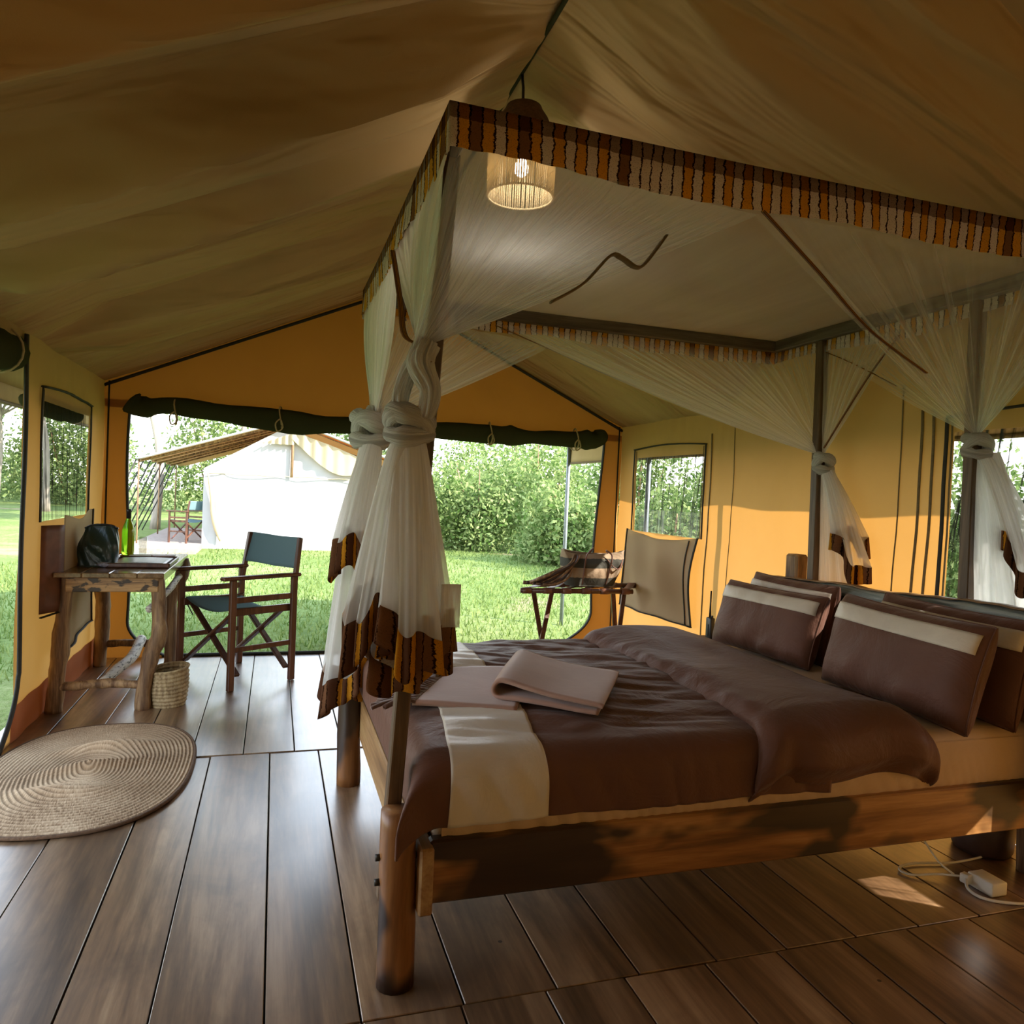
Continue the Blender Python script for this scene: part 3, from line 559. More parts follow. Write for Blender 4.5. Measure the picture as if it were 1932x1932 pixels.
# gathered bundles and knots around the posts
def knot(c, rx, ry, h, sd, th=0.022):
    c = np.array(c, float); parts = []
    for k, (dz, tilt, ph) in enumerate([(-h*0.28, 0.25, 0.3), (h*0.28, -0.35, 1.9), (0.0, 0.75, 3.6)]):
        pts = [c+np.array([rx*math.cos(t), ry*math.sin(t), dz+tilt*h*0.55*math.sin(t+ph)]) for t in L(0, 2*math.pi, 29)[:-1]]
        parts.append(tube(pts, [th*(1+0.16*math.sin(3*t+sd+k)) for t in L(0, 2*math.pi, 29)[:-1]], 14, closed=True, wob=0.10, seed=sd+k))
    return obj('knot', join(*parts), MAT['net_dense'], net)
def bundle(pts, rad, sd):
    P = spline(pts, 26); R = np.interp(L(0, 1, 26), L(0, 1, len(rad)), rad); V, F, U = tube(P, R, 40, seed=sd)
    V = V.reshape(26, 40, 3)
    for i in range(26):
        for k in range(40):
            t = 2*math.pi*k/40; s = 1+0.16*math.sin(9*t+0.22*i+sd)+0.06*math.sin(17*t-0.1*i); V[i, k] = P[i]+(V[i, k]-P[i])*s
    return obj('gathered_bundle', (V.reshape(-1, 3), F, U), MAT['net_dense'], net)
knot((0.348, 2.075, 1.575), 0.048, 0.046, 0.085, 1, 0.026); knot((0.412, 3.46, 1.655), 0.062, 0.055, 0.13, 5, 0.036)
knot((2.875, 3.405, 1.635), 0.036, 0.036, 0.09, 9, 0.024); knot((2.87, 2.455, 1.685), 0.040, 0.042, 0.085, 13, 0.022)
bundle([(0.385, 2.03, 1.80), (0.365, 2.02, 1.74), (0.392, 2.01, 1.67), (0.385, 2.03, 1.60)], [0.030, 0.036, 0.026, 0.022], 2)
bundle([(0.368, 2.04, 1.77), (0.335, 2.05, 1.71), (0.318, 2.05, 1.64), (0.335, 2.04, 1.59)], [0.022, 0.022, 0.020, 0.022], 6)
bundle([(0.425, 3.47, 1.76), (0.415, 3.46, 1.71), (0.41, 3.45, 1.66)], [0.035, 0.04, 0.04], 4)
# tails hanging below the knots, each ending in a printed hem
def tail(c0, z0, c1, z1, r0, r1, ry, nf, sd, hemh=0.10, slx=0.0, sly=0.0, amp=0.22, a0=0.0, a1=2*math.pi, nv=26):
    full = abs(a1-a0-2*math.pi) < 1e-6; na = 150
    def body(a, v, zoff=0.0, ex=1.0):
        w = v**0.8; cx_ = c0[0]+(c1[0]-c0[0])*w; cy_ = c0[1]+(c1[1]-c0[1])*w
        f = 1+amp*v*(np.sin(nf*a+sd+0.8*v)+0.5*np.sin((2*nf+1)*a+2*sd)+0.35*np.sin(3*a+sd*3))*ex
        r = (r0+(r1-r0)*w)*f; zb = z1+slx*np.cos(a)+sly*np.sin(a)+0.035*np.sin(2*a+sd)+0.02*np.sin(5*a+2*sd)
        return cx_+r*np.cos(a), cy_+ry*r*np.sin(a), z0+(zb-z0)*v
    aa = L(a0, a1, na+1)[:-1] if full else L(a0, a1, na)
    V, F, U = grid(body, aa, L(0, 1, nv), close_u=full); U = np.stack([(U[:, 0]-a0)/(a1-a0), 1-U[:, 1]*0.9], 1)
    t = obj('net_tail', (V, F, U), MAT['net_tail'], net)
    def hm(a, q):
        x, y, z = body(a, 1.0+0*a); cx_, cy_ = c1; rr_ = 1+0.10*q*np.sin(nf*1.5*a+sd*2)+0.06*q
        return cx_+(x-cx_)*rr_, cy_+(y-cy_)*rr_, z-q*hemh*(1+0.15*np.sin(3*a+sd))
    V, F, U = grid(hm, aa, L(0, 1, 6), close_u=full); U = np.stack([(U[:, 0]-a0)/(a1-a0), U[:, 1]], 1)
    obj('printed_hem', (V, F, U), MAT['kit_hem'], t, solid=0.002); return t
tail((0.348, 2.06), 1.55, (0.372, 2.02), 1.03, 0.042, 0.085, 0.55, 7, 1.0, 0.11, -0.005, 0.0)
tail((0.35, 2.09), 1.55, (0.372, 2.10), 0.955, 0.035, 0.105, 0.5, 5, 2.2, 0.085, -0.01, 0.02)
tail((0.325, 2.05), 1.52, (0.262, 2.08), 1.08, 0.03, 0.060, 0.7, 5, 4.1, 0.13, 0.02, 0.03)
tail((0.41, 3.43), 1.60, (0.345, 3.40), 0.57, 0.05, 0.105, 0.6, 6, 3.3, 0.13, 0.02, 0.0)
tail((0.415, 3.40), 1.60, (0.34, 3.33), 1.16, 0.04, 0.085, 0.6, 5, 5.0, 0.15, -0.02, 0.02)
tail((2.88, 3.39), 1.60, (2.90, 3.20), 1.22, 0.035, 0.085, 1.0, 6, 1.7, 0.10, 0.0, 0.10)
tail((2.89, 3.39), 1.60, (2.915, 3.25), 0.72, 0.03, 0.075, 1.6, 6, 0.6, 0.08, 0.0, 0.0)
tail((2.88, 2.44), 1.66, (2.91, 2.25), 1.26, 0.035, 0.075, 1.0, 6, 2.9, 0.09, 0.0, 0.08)
tail((2.90, 2.46), 1.66, (2.93, 2.30), 0.74, 0.04, 0.075, 2.0, 7, 0.2, 0.08, 0.0, 0.0)
obj('loose_corner', grid(lambda u, v: (0.445+0.055*u, 2.0+0.01*np.sin(u*3), 1.02+0.12*v), L(0, 1, 6), L(0, 1, 6)), MAT['net_tail'], net, solid=0.002)

# ================================================================== BEDDING
def rbox(c, s, r, seg=4):
    bm = bmesh.new(); bmesh.ops.create_cube(bm, size=1.0)
    for v in bm.verts: v.co = Vector((v.co.x*s[0], v.co.y*s[1], v.co.z*s[2]))
    bmesh.ops.bevel(bm, geom=bm.edges[:], offset=r, segments=seg, profile=0.5, affect='EDGES')
    bm.verts.index_update(); V = np.array([v.co[:] for v in bm.verts])+np.array(c); F = [tuple(v.index for v in f.verts) for f in bm.faces]; bm.free(); return V, F
mat_t = empty('mattress', (1.63, 2.8, 0.352), 'thick mattress in a smooth beige fitted sheet under the brown duvet', 'mattress')
obj('mattress_core', rbox((1.635, 2.805, 0.483), (2.33, 1.50, 0.255), 0.045), MAT['sheet'], mat_t)
obj('sheet_side', grid(lambda x, t: (x, 2.052-0.006*np.abs(np.sin(2*math.pi*(x*9+0.8*np.sin(5*x)+0.8*t)))*(1-t)*(1.5-ss(x, 1.0, 1.4)*0.8)-0.02*np.sin(math.pi*t)*0.3, 0.408+t*0.165), L(0.485, 2.77, 260), L(0, 1, 12)), MAT['sheet'], mat_t)
def bend(d, r):
    d = np.maximum(d, 0); q = r*math.pi/2; a = np.minimum(d, q)/r
    return r*np.sin(a), np.where(d < q, r*(1-np.cos(a)), r+d-q)
DZT = 0.642
def duvet_s(a, b, lift=0.0):
    # a: distance from foot edge (negative hangs), b: distance from near edge (negative hangs)
    x0, y0, y1, r = 0.475, 2.125, 3.56, 0.085
    hx, dx = bend(-a, 0.07); hn, dn = bend(-b, r); hf, df = bend(b-(y1-y0), 0.06)
    x = x0+np.maximum(a, 0)-hx; y = y0+np.clip(b, 0, y1-y0)-hn+hf
    cor = ss(-a, 0.02, 0.14)*ss(-b, 0.02, 0.14)
    z = DZT-dx-dn-df
    top = ss(b, -0.02, 0.10)*ss(a, -0.02, 0.10)
    wr = 0.011*wob(x*0.7+y*0.25, y*2.2-x*0.5, 61, 7, 0.9, 4.0)+0.008*np.maximum(wob(x*0.5+0.4*y, y*3.0-x*0.9, 66, 6, 1.0, 3.5), 0)**2+0.006*wob(x*1.2, y*4.5+x*1.6, 62, 6, 1.5, 5.0)
    side = ss(-b, 0.03, 0.16)
    fold = 0.020*np.sin(2*math.pi*(x*4.3+0.5*np.sin(5*x)+1.1*b))*ss(x, 1.05, 1.35)*(0.55+0.45*np.sin(7*x+1))+0.006*np.sin(2*math.pi*(x*4.5+2.5*b))*(1-ss(x, 1.05, 1.3))
    y = y-side*(np.abs(fold)+0.004)-lift*side-cor*0.06
    x = x-cor*0.06-lift*ss(-a, 0.03, 0.1)
    z = z+top*wr+lift*(1-side)+0.018*np.sin(math.pi*np.clip(b/(y1-y0), 0, 1))*top
    zmin = 0.428-0.035*cor+0.008*np.sin(9*x)*side
    z = np.where(z < zmin+0.02, zmin+0.02*np.exp((z-zmin-0.02)/0.05), z)
    return x, y, z
duv = empty('duvet', (1.3, 2.8, 0.42), 'chocolate brown duvet with a cream satin stripe, folded back toward the pillows', 'duvet')
av = np.concatenate([L(-0.22, 0.10, 26), L(0.115, 1.33, 140)]); bv_ = np.concatenate([L(-0.245, 0.12, 34), L(0.13, 1.36, 90), L(1.37, 1.64, 18)])
obj('cover', grid(lambda a, b: duvet_s(a, b), av, bv_), MAT['brown'], duv, solid=0.008)
def stripe(s, b):
    a = 0.035+0.085*np.clip(b, 0, 1.5)+0.02*np.sin(b*3)+s*(0.285+0.02*np.clip(-b*4, 0, 1)); return duvet_s(a, b, 0.0065)
obj('cream_stripe', grid(stripe, L(0, 1, 30), bv_), MAT['cream'], duv, solid=0.002)
# folded-back part
def foldb(c, b):
    y0, y1 = 2.12, 3.56; hn, dn = bend(-b, 0.10); hf, df = bend(b-(y1-y0), 0.07)
    sk = 0.02*np.sin(b*2.0); near = ss(-b, -0.05, 0.2)
    x = 1.565+c*0.60+sk+near*(c-0.3)*0.16; y = y0+np.clip(b, 0, y1-y0)-hn+hf
    pf = (1-np.abs(2*c-1)**5)**0.55
    thick = 0.080+0.014*near
    z = DZT-0.01+thick*pf-dn-df*0.9
    wr = 0.010*wob(x*2.5, y*0.8+x, 71, 7, 0.8, 3.0)+0.010*np.exp(-((c-0.06)/0.06)**2)*wob(y*3, x, 72, 5, 1, 4)
    side = ss(-b, 0.02, 0.2)
    y = y-side*(0.045*pf+0.012*np.sin(2*math.pi*(c*3.1+0.35*np.sin(6*c)))*pf)+ss(-b, 0.22, 0.30)*0.05
    z = z+wr*(1-side)+side*0.01*np.sin(11*c)
    return x, y, np.maximum(z, 0.418+0.006*np.sin(9*c)*side)
obj('folded_back_edge', grid(foldb, L(0, 1, 70), np.concatenate([L(-0.30, 0.12, 44), L(0.13, 1.36, 80), L(1.37, 1.60, 14)])), MAT['brown'], duv, solid=0.006)

def pillow(name, label, base, W, H, T, rz, lean, roll, bands=True, sd=0):
    # local: p across (width), q up (height), r thickness; front faces -X
    nrm_ = np.array([-math.cos(lean), 0, math.sin(lean)]); up = np.array([math.sin(lean), 0, math.cos(lean)]); ac = np.array([0, 1.0, 0])
    c, s = math.cos(rz), math.sin(rz); Rz = np.array([[c, -s, 0], [s, c, 0], [0, 0, 1]]); nrm_, up, ac = Rz@nrm_, Rz@up, Rz@ac
    cr, sr = math.cos(roll), math.sin(roll); ac, up = ac*cr+up*sr, up*cr-ac*sr
    base = np.array(base, float)
    def surf(p, q, side, lift=0.0):
        e = np.clip((1-np.abs(p)**5)*(1-np.abs(q)**4), 0, 1)**0.50
        th = T/2*e+lift; ww = W/2*(1-0.05*(1-np.abs(p)**2)*0-0.03*(np.abs(q)**3)*0+0.02*np.abs(p*q)); 
        hh = H/2*(1-0.05*np.cos(p*math.pi/2)*np.abs(q))
        wr = 0.010*e*wob(p*1.2+0.6*q, q*0.6, sd, 6, 0.6, 2.4)+0.006*e*np.sin(11*p+5*q+sd+2*np.sin(3*p))*np.abs(q)**1.5
        x = [base[k]+ac[k]*p*ww+up[k]*(q*hh+H/2)+nrm_[k]*side*(th+wr) for k in range(3)]
        x[2] = x[2]+0.0*p
        return x
    pr = empty(name, tuple(base), label, 'pillow', 'pillows propped against the headboard')
    us = np.sin(L(-math.pi/2, math.pi/2, 40)); 
    A = grid(lambda p, q: surf(p, q, 1), us, us); B = grid(lambda p, q: surf(p, q, -1), us, us); B = (B[0], [f[::-1] for f in B[1]], B[2])
    obj('pillowcase', join(A, B), MAT['brown'], pr)
    # piped side seams
    def pt(p, q): return [float(v) for v in surf(np.array(p), np.array(q), 1, -0.0)]
    ring = [pt(t, 0.995) for t in L(-0.98, 0.98, 14)]+[pt(0.995, t) for t in L(0.98, -0.98, 14)]+[pt(t, -0.995) for t in L(0.98, -0.98, 14)]+[pt(-0.995, t) for t in L(-0.98, 0.98, 14)]
    obj('piping', tube(ring, 0.004, 6, closed=True), MAT['brown'], pr)
    if bands:
        Bn = grid(lambda p, q: surf(p, q, 1, 0.004), L(-0.96, 0.94, 40), L(0.42, 0.80, 8)); obj('cream_band', Bn, MAT['cream'], pr, solid=0.002)
    return pr
pillow('pillow', 'brown pillow with cream band, back row, tucked far behind the front pillow', (2.60, 3.33, 0.612), 0.66, 0.40, 0.15, 0.0, 0.18, 0.0, True, 1)
pillow('pillow', 'dark brown pillow at the right edge, half hidden behind the nearest pillow', (2.60, 2.36, 0.612), 0.70, 0.41, 0.16, 0.02, 0.20, 0.02, True, 2)
pillow('pillow', 'brown pillow with cream band, front row, farther from the camera', (2.41, 3.27, 0.618), 0.70, 0.36, 0.17, 0.10, 0.30, 0.0, True, 3)
pillow('pillow', 'large brown box pillow with cream band nearest the camera', (2.36, 2.36, 0.618), 0.74, 0.40, 0.19, -0.02, 0.26, 0.02, True, 4)

# folded throw
thr = empty('throw_blanket', (0.95, 2.6, 0.66), 'folded dusty pink wool throw with brown fringe lying on the duvet', 'throw')
def lowl(u, v):
    A, B, C, D = np.array((0.47, 2.50)), np.array((0.71, 2.97)), np.array((1.06, 2.93)), np.array((0.80, 2.36))
    x = (A[0]*(1-u)+D[0]*u)*(1-v)+(B[0]*(1-u)+C[0]*u)*v; y = (A[1]*(1-u)+D[1]*u)*(1-v)+(B[1]*(1-u)+C[1]*u)*v
    return x, y, 0.670+0.006*wob(x*2, y*2, 81, 4, 0.6, 2)+0*x
obj('lower_layer', grid(lowl, L(0, 1, 24), L(0, 1, 24)), MAT['throw'], thr, solid=0.016)
e1 = np.array((0.285, -0.225)); e2 = np.array((0.245, 0.505)); o0 = np.array((0.755, 2.47))
prof = [(1.02, 0.008), (0.8, 0.006), (0.5, 0.010), (0.2, 0.012), (0.05, 0.010), (-0.015, 0.022), (-0.02, 0.045), (0.03, 0.066), (0.12, 0.068), (0.3, 0.056), (0.55, 0.042), (0.8, 0.036), (1.0, 0.034), (1.06, 0.030)]
pp = spline([(a, b, 0) for a, b in prof], 60)
def upl(u, v):
    a = np.interp(u, L(0, 1, 60), pp[:, 0]); h = np.interp(u, L(0, 1, 60), pp[:, 1]); rot_ = 0.30*a*v
    x = o0[0]+e1[0]*a+e2[0]*v+0.02*v*a; y = o0[1]+e1[1]*a+e2[1]*v-0.07*v*a
    return x, y, 0.672+h+0.006*np.sin(v*4+a*2)+0.014*np.sin(math.pi*v)*np.clip(a, 0, 1)*0+0.004*wob(a, v, 83, 4, 0.5, 1.5)
obj('folded_layer', grid(upl, L(0, 1, 60), L(0, 1, 22)), MAT['throw'], thr, solid=0.013)
fparts = []
for i in range(46):
    t = i/45; x = 0.47+0.24*t; y = 2.50+0.47*t; dx_ = random.uniform(0.08, 0.15); dy_ = random.uniform(-0.07, 0.0)
    fparts.append(tube(spline([(x+0.01, y, 0.672), (x-dx_*0.35, y+dy_*0.3+random.uniform(-.015, .015), 0.676+random.uniform(0, .014)), (x-dx_*0.7, y+dy_*0.7+random.uniform(-.015, .015), 0.668+random.uniform(0, .010)), (x-dx_, y+dy_, 0.664)], 8), 0.0075, 5))
tag(obj('fringe', join(*fparts), MAT['fringe'], thr), kind='stuff')
# ================================================================== PENDANT LAMP
lamp = empty('pendant_lamp', (0.885, 2.85, 2.56), 'lit pendant lamp with a stringed shade hanging from the tent ridge', 'lamp')
lc = (0.885, 2.85)
obj('cord', tube([(RX, 2.85, 3.055), (0.878, 2.85, 3.0), (0.885, 2.85, 2.72)], 0.006, 8), MAT['black'], lamp)
def ring(r, z, th): return tube([(lc[0]+r*math.cos(t), lc[1]+r*math.sin(t), z) for t in L(0, 2*math.pi, 41)[:-1]], th, 8, closed=True)
STR = NT('shade_string'); d_ = STR.add('ShaderNodeBsdfDiffuse', Color=(0.62, 0.50, 0.30)); t_ = STR.add('ShaderNodeBsdfTranslucent', Color=(0.75, 0.60, 0.36))
MAT['string'] = STR.done(STR.add('ShaderNodeMixShader', Fac=0.5, i1=d_.outputs[0], i2=t_.outputs[0]).outputs[0])
obj('bottom_ring', ring(0.130, 2.573, 0.004), MAT['string'], lamp); obj('shoulder_ring', ring(0.131, 2.79, 0.004), MAT['string'], lamp)
sparts = []
for i in range(88):
    t = 2*math.pi*i/88+random.uniform(-0.012, 0.012); c_, s_ = math.cos(t), math.sin(t)
    sparts.append(tube([(lc[0]+0.130*c_, lc[1]+0.130*s_, 2.572), (lc[0]+0.132*c_, lc[1]+0.132*s_, 2.68), (lc[0]+0.131*c_, lc[1]+0.131*s_, 2.79)], 0.0034, 5))
tag(obj('shade_strings', join(*sparts), MAT['string'], lamp), kind='stuff')
obj('woven_cap', lathe([(0.132, 0.0), (0.120, 0.035), (0.098, 0.085), (0.074, 0.120), (0.070, 0.132), (0.02, 0.140), (0.0, 0.141)], (lc[0], lc[1], 2.79), 40), plain('woven_cap_fibre', (0.11, 0.05, 0.02), 0.8, 0.4, 60, 0.6), lamp)
obj('socket', lathe([(0.0, 0.0), (0.018, 0.0), (0.020, 0.05), (0.012, 0.065), (0.0, 0.065)], (lc[0], lc[1], 2.715), 16), MAT['black'], lamp)
EM = NT('lit_bulb'); e_ = EM.add('ShaderNodeEmission', Color=(0.93, 0.96, 1.0), Strength=16.0); MAT['bulb'] = EM.done(e_.outputs[0])
obj('bulb', lathe([(0.0, -0.052), (0.014, -0.050), (0.027, -0.035), (0.030, -0.018), (0.022, 0.0), (0.014, 0.018), (0.0, 0.02)], (lc[0], lc[1], 2.705), 20), MAT['bulb'], lamp)
ld = bpy.data.lights.new('bulb_light', 'POINT'); ld.energy = 2.2; ld.color = (1.0, 0.92, 0.78); ld.shadow_soft_size = 0.035
lo = bpy.data.objects.new('bulb_light', ld); COL.objects.link(lo); lo.location = (lc[0], lc[1], 2.635)

# ================================================================== RUSTIC DESK
desk = empty('log_desk', (-0.9, 5.45, 0), 'rustic desk on crooked log legs with a polished plank top, by the tent wall', 'desk')
def crook(pts, rad, sd, mat='bark', parent=desk, name='leg', n=26, seg=14, w=0.10):
    P = spline(pts, n); R = np.interp(L(0, 1, n), L(0, 1, len(rad)), rad); return obj(name, tube(P, R, seg, wob=w, seed=sd), MAT[mat], parent)
crook([(-1.185, 4.90, 0.0), (-1.175, 4.905, 0.2), (-1.16, 4.90, 0.38), (-1.15, 4.905, 0.6), (-1.135, 4.90, 0.80)], [0.046, 0.044, 0.048, 0.040, 0.036], 1)
crook([(-0.715, 4.88, 0.0), (-0.705, 4.885, 0.15), (-0.675, 4.885, 0.33), (-0.635, 4.88, 0.45), (-0.640, 4.89, 0.6), (-0.655, 4.89, 0.80)], [0.042, 0.043, 0.047, 0.046, 0.040, 0.038], 2)
crook([(-1.18, 6.05, 0.0), (-1.17, 6.05, 0.2), (-1.165, 6.05, 0.42), (-1.175, 6.05, 0.6), (-1.16, 6.05, 0.80)], [0.044, 0.046, 0.052, 0.046, 0.046], 3)
crook([(-0.705, 6.02, 0.0), (-0.70, 6.02, 0.3), (-0.71, 6.02, 0.5), (-0.665, 6.02, 0.62), (-0.635, 6.02, 0.70), (-0.64, 6.02, 0.80)], [0.040, 0.044, 0.044, 0.046, 0.050, 0.044], 4)
crook([(-1.20, 4.90, 0.150), (-1.05, 4.895, 0.158), (-0.90, 4.90, 0.165), (-0.70, 4.885, 0.150)], [0.024, 0.026, 0.028, 0.024], 5, name='stretcher')
crook([(-1.19, 6.05, 0.165), (-0.95, 6.045, 0.170), (-0.70, 6.02, 0.160)], [0.026, 0.027, 0.025], 6, name='stretcher')
crook([(-0.93, 4.90, 0.175), (-0.90, 5.2, 0.185), (-0.885, 5.55, 0.175), (-0.905, 6.04, 0.195)], [0.026, 0.032, 0.034, 0.036], 7, 'birch', name='birch_stretcher', w=0.06)
crook([(-0.70, 4.92, 0.60), (-0.645, 5.3, 0.66), (-0.63, 5.7, 0.70), (-0.64, 6.0, 0.705)], [0.020, 0.022, 0.022, 0.020], 8, 'birch', name='side_branch')
for i in range(4): obj('top_plank', box((-1.19+0.0725+i*0.145, 5.46, 0.815), (0.143, 1.28, 0.030), bev=0.004), MAT['ttop'], desk, smooth=False)
obj('apron', box((-0.888, 4.865, 0.757), (0.49, 0.030, 0.085), bev=0.004), MAT['apron'], desk, smooth=False)
obj('apron', box((-0.888, 6.04, 0.757), (0.49, 0.030, 0.085), bev=0.004), MAT['apron'], desk, smooth=False)
obj('apron', box((-0.632, 5.46, 0.785), (0.024, 1.12, 0.030), bev=0.003), MAT['ttop'], desk, smooth=False)
obj('apron', box((-1.16, 5.46, 0.757), (0.024, 1.12, 0.085), bev=0.003), MAT['ttop'], desk, smooth=False)
TZ = 0.831
# things on the desk
def sack(u, t):   # u angle, t height
    z = t*0.245; flat = 1-0.80*ss(t, 0.45, 1.0); wx = 0.105*(1+0.06*np.sin(math.pi*t)-0.14*ss(t, 0.5, 1)); wy = 0.085*flat
    cu, su = np.cos(u), np.sin(u); se = lambda v: np.sign(v)*np.abs(v)**0.65
    r = 1+0.05*np.sin(5*u+7*t)*np.sin(math.pi*t)
    return -1.045+wx*se(cu)*r+0.02*t, 5.215+wy*se(su)*r+0.018*np.sin(9*u+12*t)*0.4, TZ+z-0.012*np.cos(2*u)*t
pouch = empty('dry_bag', (-1.045, 5.215, TZ), 'dark green waterproof pouch standing on the desk', 'bag')
sk = grid(sack, L(0, 2*math.pi, 49)[:-1], L(0, 1, 24), close_u=True); nvs = 24
sk = (sk[0], sk[1]+[tuple(k*nvs for k in range(48)), tuple(k*nvs+23 for k in range(47, -1, -1))])
MAT['dry'] = satin('green_coated_nylon', (0.020, 0.045, 0.042), 0.32, 0.0, fb=0.5, spec=0.6)
obj('pouch_body', sk, MAT['dry'], pouch)
obj('top_seam', tube([(float(sack(np.array(u), np.array(1.0))[0]), float(sack(np.array(u), np.array(1.0))[1]), float(sack(np.array(u), np.array(1.0))[2])) for u in L(0, 2*math.pi, 33)[:-1]], 0.005, 6, closed=True), MAT['black'], pouch)
GL = NT('green_bottle_glass'); MAT['gglass'] = GL.done(GL.pbr(Base=(0.30, 0.62, 0.03), Rough=0.05, Trans=0.9, IOR=1.45))
bot = empty('wine_bottle', (-0.995, 5.93, TZ), 'tall green glass wine bottle on the far end of the desk', 'bottle')
obj('glass_body', lathe([(0.0, 0.004), (0.030, 0.0), (0.040, 0.006), (0.041, 0.03), (0.041, 0.17), (0.037, 0.20), (0.024, 0.235), (0.0165, 0.26), (0.0155, 0.31), (0.0175, 0.314), (0.0175, 0.326), (0.013, 0.328), (0.0, 0.328)], (-0.995, 5.93, TZ), 28), MAT['gglass'], bot)
obj('neck_foil', lathe([(0.0168, 0.262), (0.0170, 0.31), (0.0188, 0.3135), (0.0188, 0.3295), (0.0, 0.331)], (-0.995, 5.93, TZ), 24), MAT['black'], bot)
CG = NT('clear_glass'); MAT['cglass'] = CG.done(CG.add('ShaderNodeMixShader', Fac=0.14, i1=CG.add('ShaderNodeBsdfTransparent', Color=(0.96, 0.98, 0.95)).outputs[0], i2=CG.add('ShaderNodeBsdfGlossy', Roughness=0.05).outputs[0]).outputs[0])
tag(obj('tumbler', lathe([(0.0, 0.006), (0.027, 0.0), (0.034, 0.13), (0.0315, 0.13), (0.025, 0.012), (0.0, 0.012)], (-0.905, 5.97, TZ), 28), MAT['cglass']), 'clear drinking tumbler beside the green wine bottle', 'glass')
tray = empty('serving_tray', (-0.79, 5.34, TZ), 'dark wooden tray holding papers on the desk', 'tray')
obj('tray_base', box((-0.80, 5.33, TZ+0.006), (0.36, 0.46, 0.012)), MAT['mahog'], tray, smooth=False)
for a, b in (((-0.98, 5.10), (-0.62, 5.10)), ((-0.98, 5.56), (-0.62, 5.56)), ((-0.98, 5.10), (-0.98, 5.56)), ((-0.62, 5.10), (-0.62, 5.56))):
    obj('tray_rim', beam((*a, TZ+0.016), (*b, TZ+0.016), 0.012, 0.026), MAT['mahog'], tray, smooth=False)
nm = NT('printed_paper'); f1_ = nm.noise(nm.coord('Object', (30, 60, 1)), 2.0, 5, 0.7); f2_ = nm.noise(nm.coord('Object'), 9.0, 3)
MAT['paper'] = nm.done(nm.pbr(Base=nm.mix(f2_, nm.ramp(f1_, [(0.40, (0.10, 0.11, 0.14)), (0.55, (0.50, 0.53, 0.58))]), (0.30, 0.33, 0.40, 1)), Rough=0.35))
tag(obj('magazine', grid(lambda x, y: (x, y, TZ+0.018+0.010*np.sin((x+0.96)*9)*np.cos((y-5.3)*5)+0*x), L(-0.955, -0.645, 14), L(5.13, 5.53, 14)), MAT['paper'], solid=0.006), 'glossy blue-grey magazine lying in the dark tray', 'magazine')
tag(obj('place_mat', box((-0.82, 5.80, TZ+0.003), (0.30, 0.28, 0.005), 0.05), plain('pale_straw_mat', (0.42, 0.36, 0.25), 0.7), smooth=False), 'pale straw mat on the desk behind the tray', 'mat')
tag(obj('notebook', box((-0.74, 5.76, TZ+0.011), (0.14, 0.10, 0.010), 0.3), plain('red_brown_cover', (0.22, 0.06, 0.04), 0.5), smooth=False), 'small reddish notebook lying on the straw mat', 'notebook')
tag(obj('crumpled_wrapper', grid(lambda u, v: (-0.985+0.035*np.cos(u)*np.sin(v)*(1+0.3*np.sin(5*u)), 5.11+0.028*np.sin(u)*np.sin(v)*(1+0.3*np.cos(4*u)), TZ+0.017-0.016*np.cos(v)), L(0, 2*math.pi, 25)[:-1], L(0.01, math.pi-0.01, 9), close_u=True), plain('blue_white_foil', (0.40, 0.44, 0.62), 0.3, 0.6, 60, 0.5)), 'small crumpled blue and white wrapper by the green pouch', 'wrapper')

# ================================================================== WASTE BASKET AND RUG
JM = NT('woven_palm'); bw = JM.noise(JM.coord('Object', (60, 60, 14)), 1.0, 3); MAT['palm'] = JM.done(JM.pbr(Base=JM.ramp(bw, [(0.3, (0.20, 0.13, 0.06)), (0.55, (0.42, 0.31, 0.16)), (0.8, (0.55, 0.43, 0.25))]), Rough=0.75, Normal=JM.bump(bw, 0.5, 0.01)))
bk = empty('waste_basket', (-0.585, 4.97, 0), 'small woven palm-leaf waste basket beside the desk leg', 'basket')
bp = [(0.0, 0.004), (0.095, 0.0)]+[(0.100+0.016*math.sin(math.pi*z/0.30)+0.0035*math.sin(z*2*math.pi/0.024), z) for z in L(0.01, 0.228, 74)]
bi = [(r-0.008, z) for r, z in bp[:1:-1]]+[(0.09, 0.012), (0.0, 0.012)]
def bwob(V): 
    V[:, 2] *= 1+0.06*np.sin(1.2+np.arctan2(V[:, 1]-4.97, V[:, 0]+0.585)); return V
bl = lathe(bp+bi, (-0.585, 4.97, 0), 40); obj('basket_wall', (bwob(bl[0]), bl[1]), MAT['palm'], bk)
rimp = [(-0.585+0.112*math.cos(t), 4.97+0.112*math.sin(t), 0.230*(1+0.06*math.sin(1.2+t))) for t in L(0, 2*math.pi, 41)[:-1]]
obj('rim', tube(rimp, 0.008, 8, closed=True, wob=0.1), MAT['palm'], bk)
RJ = NT('braided_jute'); uvr = RJ.add('ShaderNodeSeparateXYZ', Vector=RJ.coord('UV')); ang = RJ.noise(RJ.coord('UV', (90, 26, 1)), 1.0, 2); pat = RJ.noise(RJ.coord('Object'), 3.0, 4)
rg_ = RJ.math('SINE', RJ.math('MULTIPLY', uvr.outputs[1], 2*math.pi*26)); cj = RJ.ramp(RJ.math('ADD', RJ.math('MULTIPLY_ADD', ang, 0.55, RJ.math('MULTIPLY', pat, 0.45)), RJ.math('MULTIPLY', rg_, 0.06)), [(0.32, (0.17, 0.095, 0.05)), (0.50, (0.47, 0.31, 0.18)), (0.68, (0.72, 0.52, 0.33))])
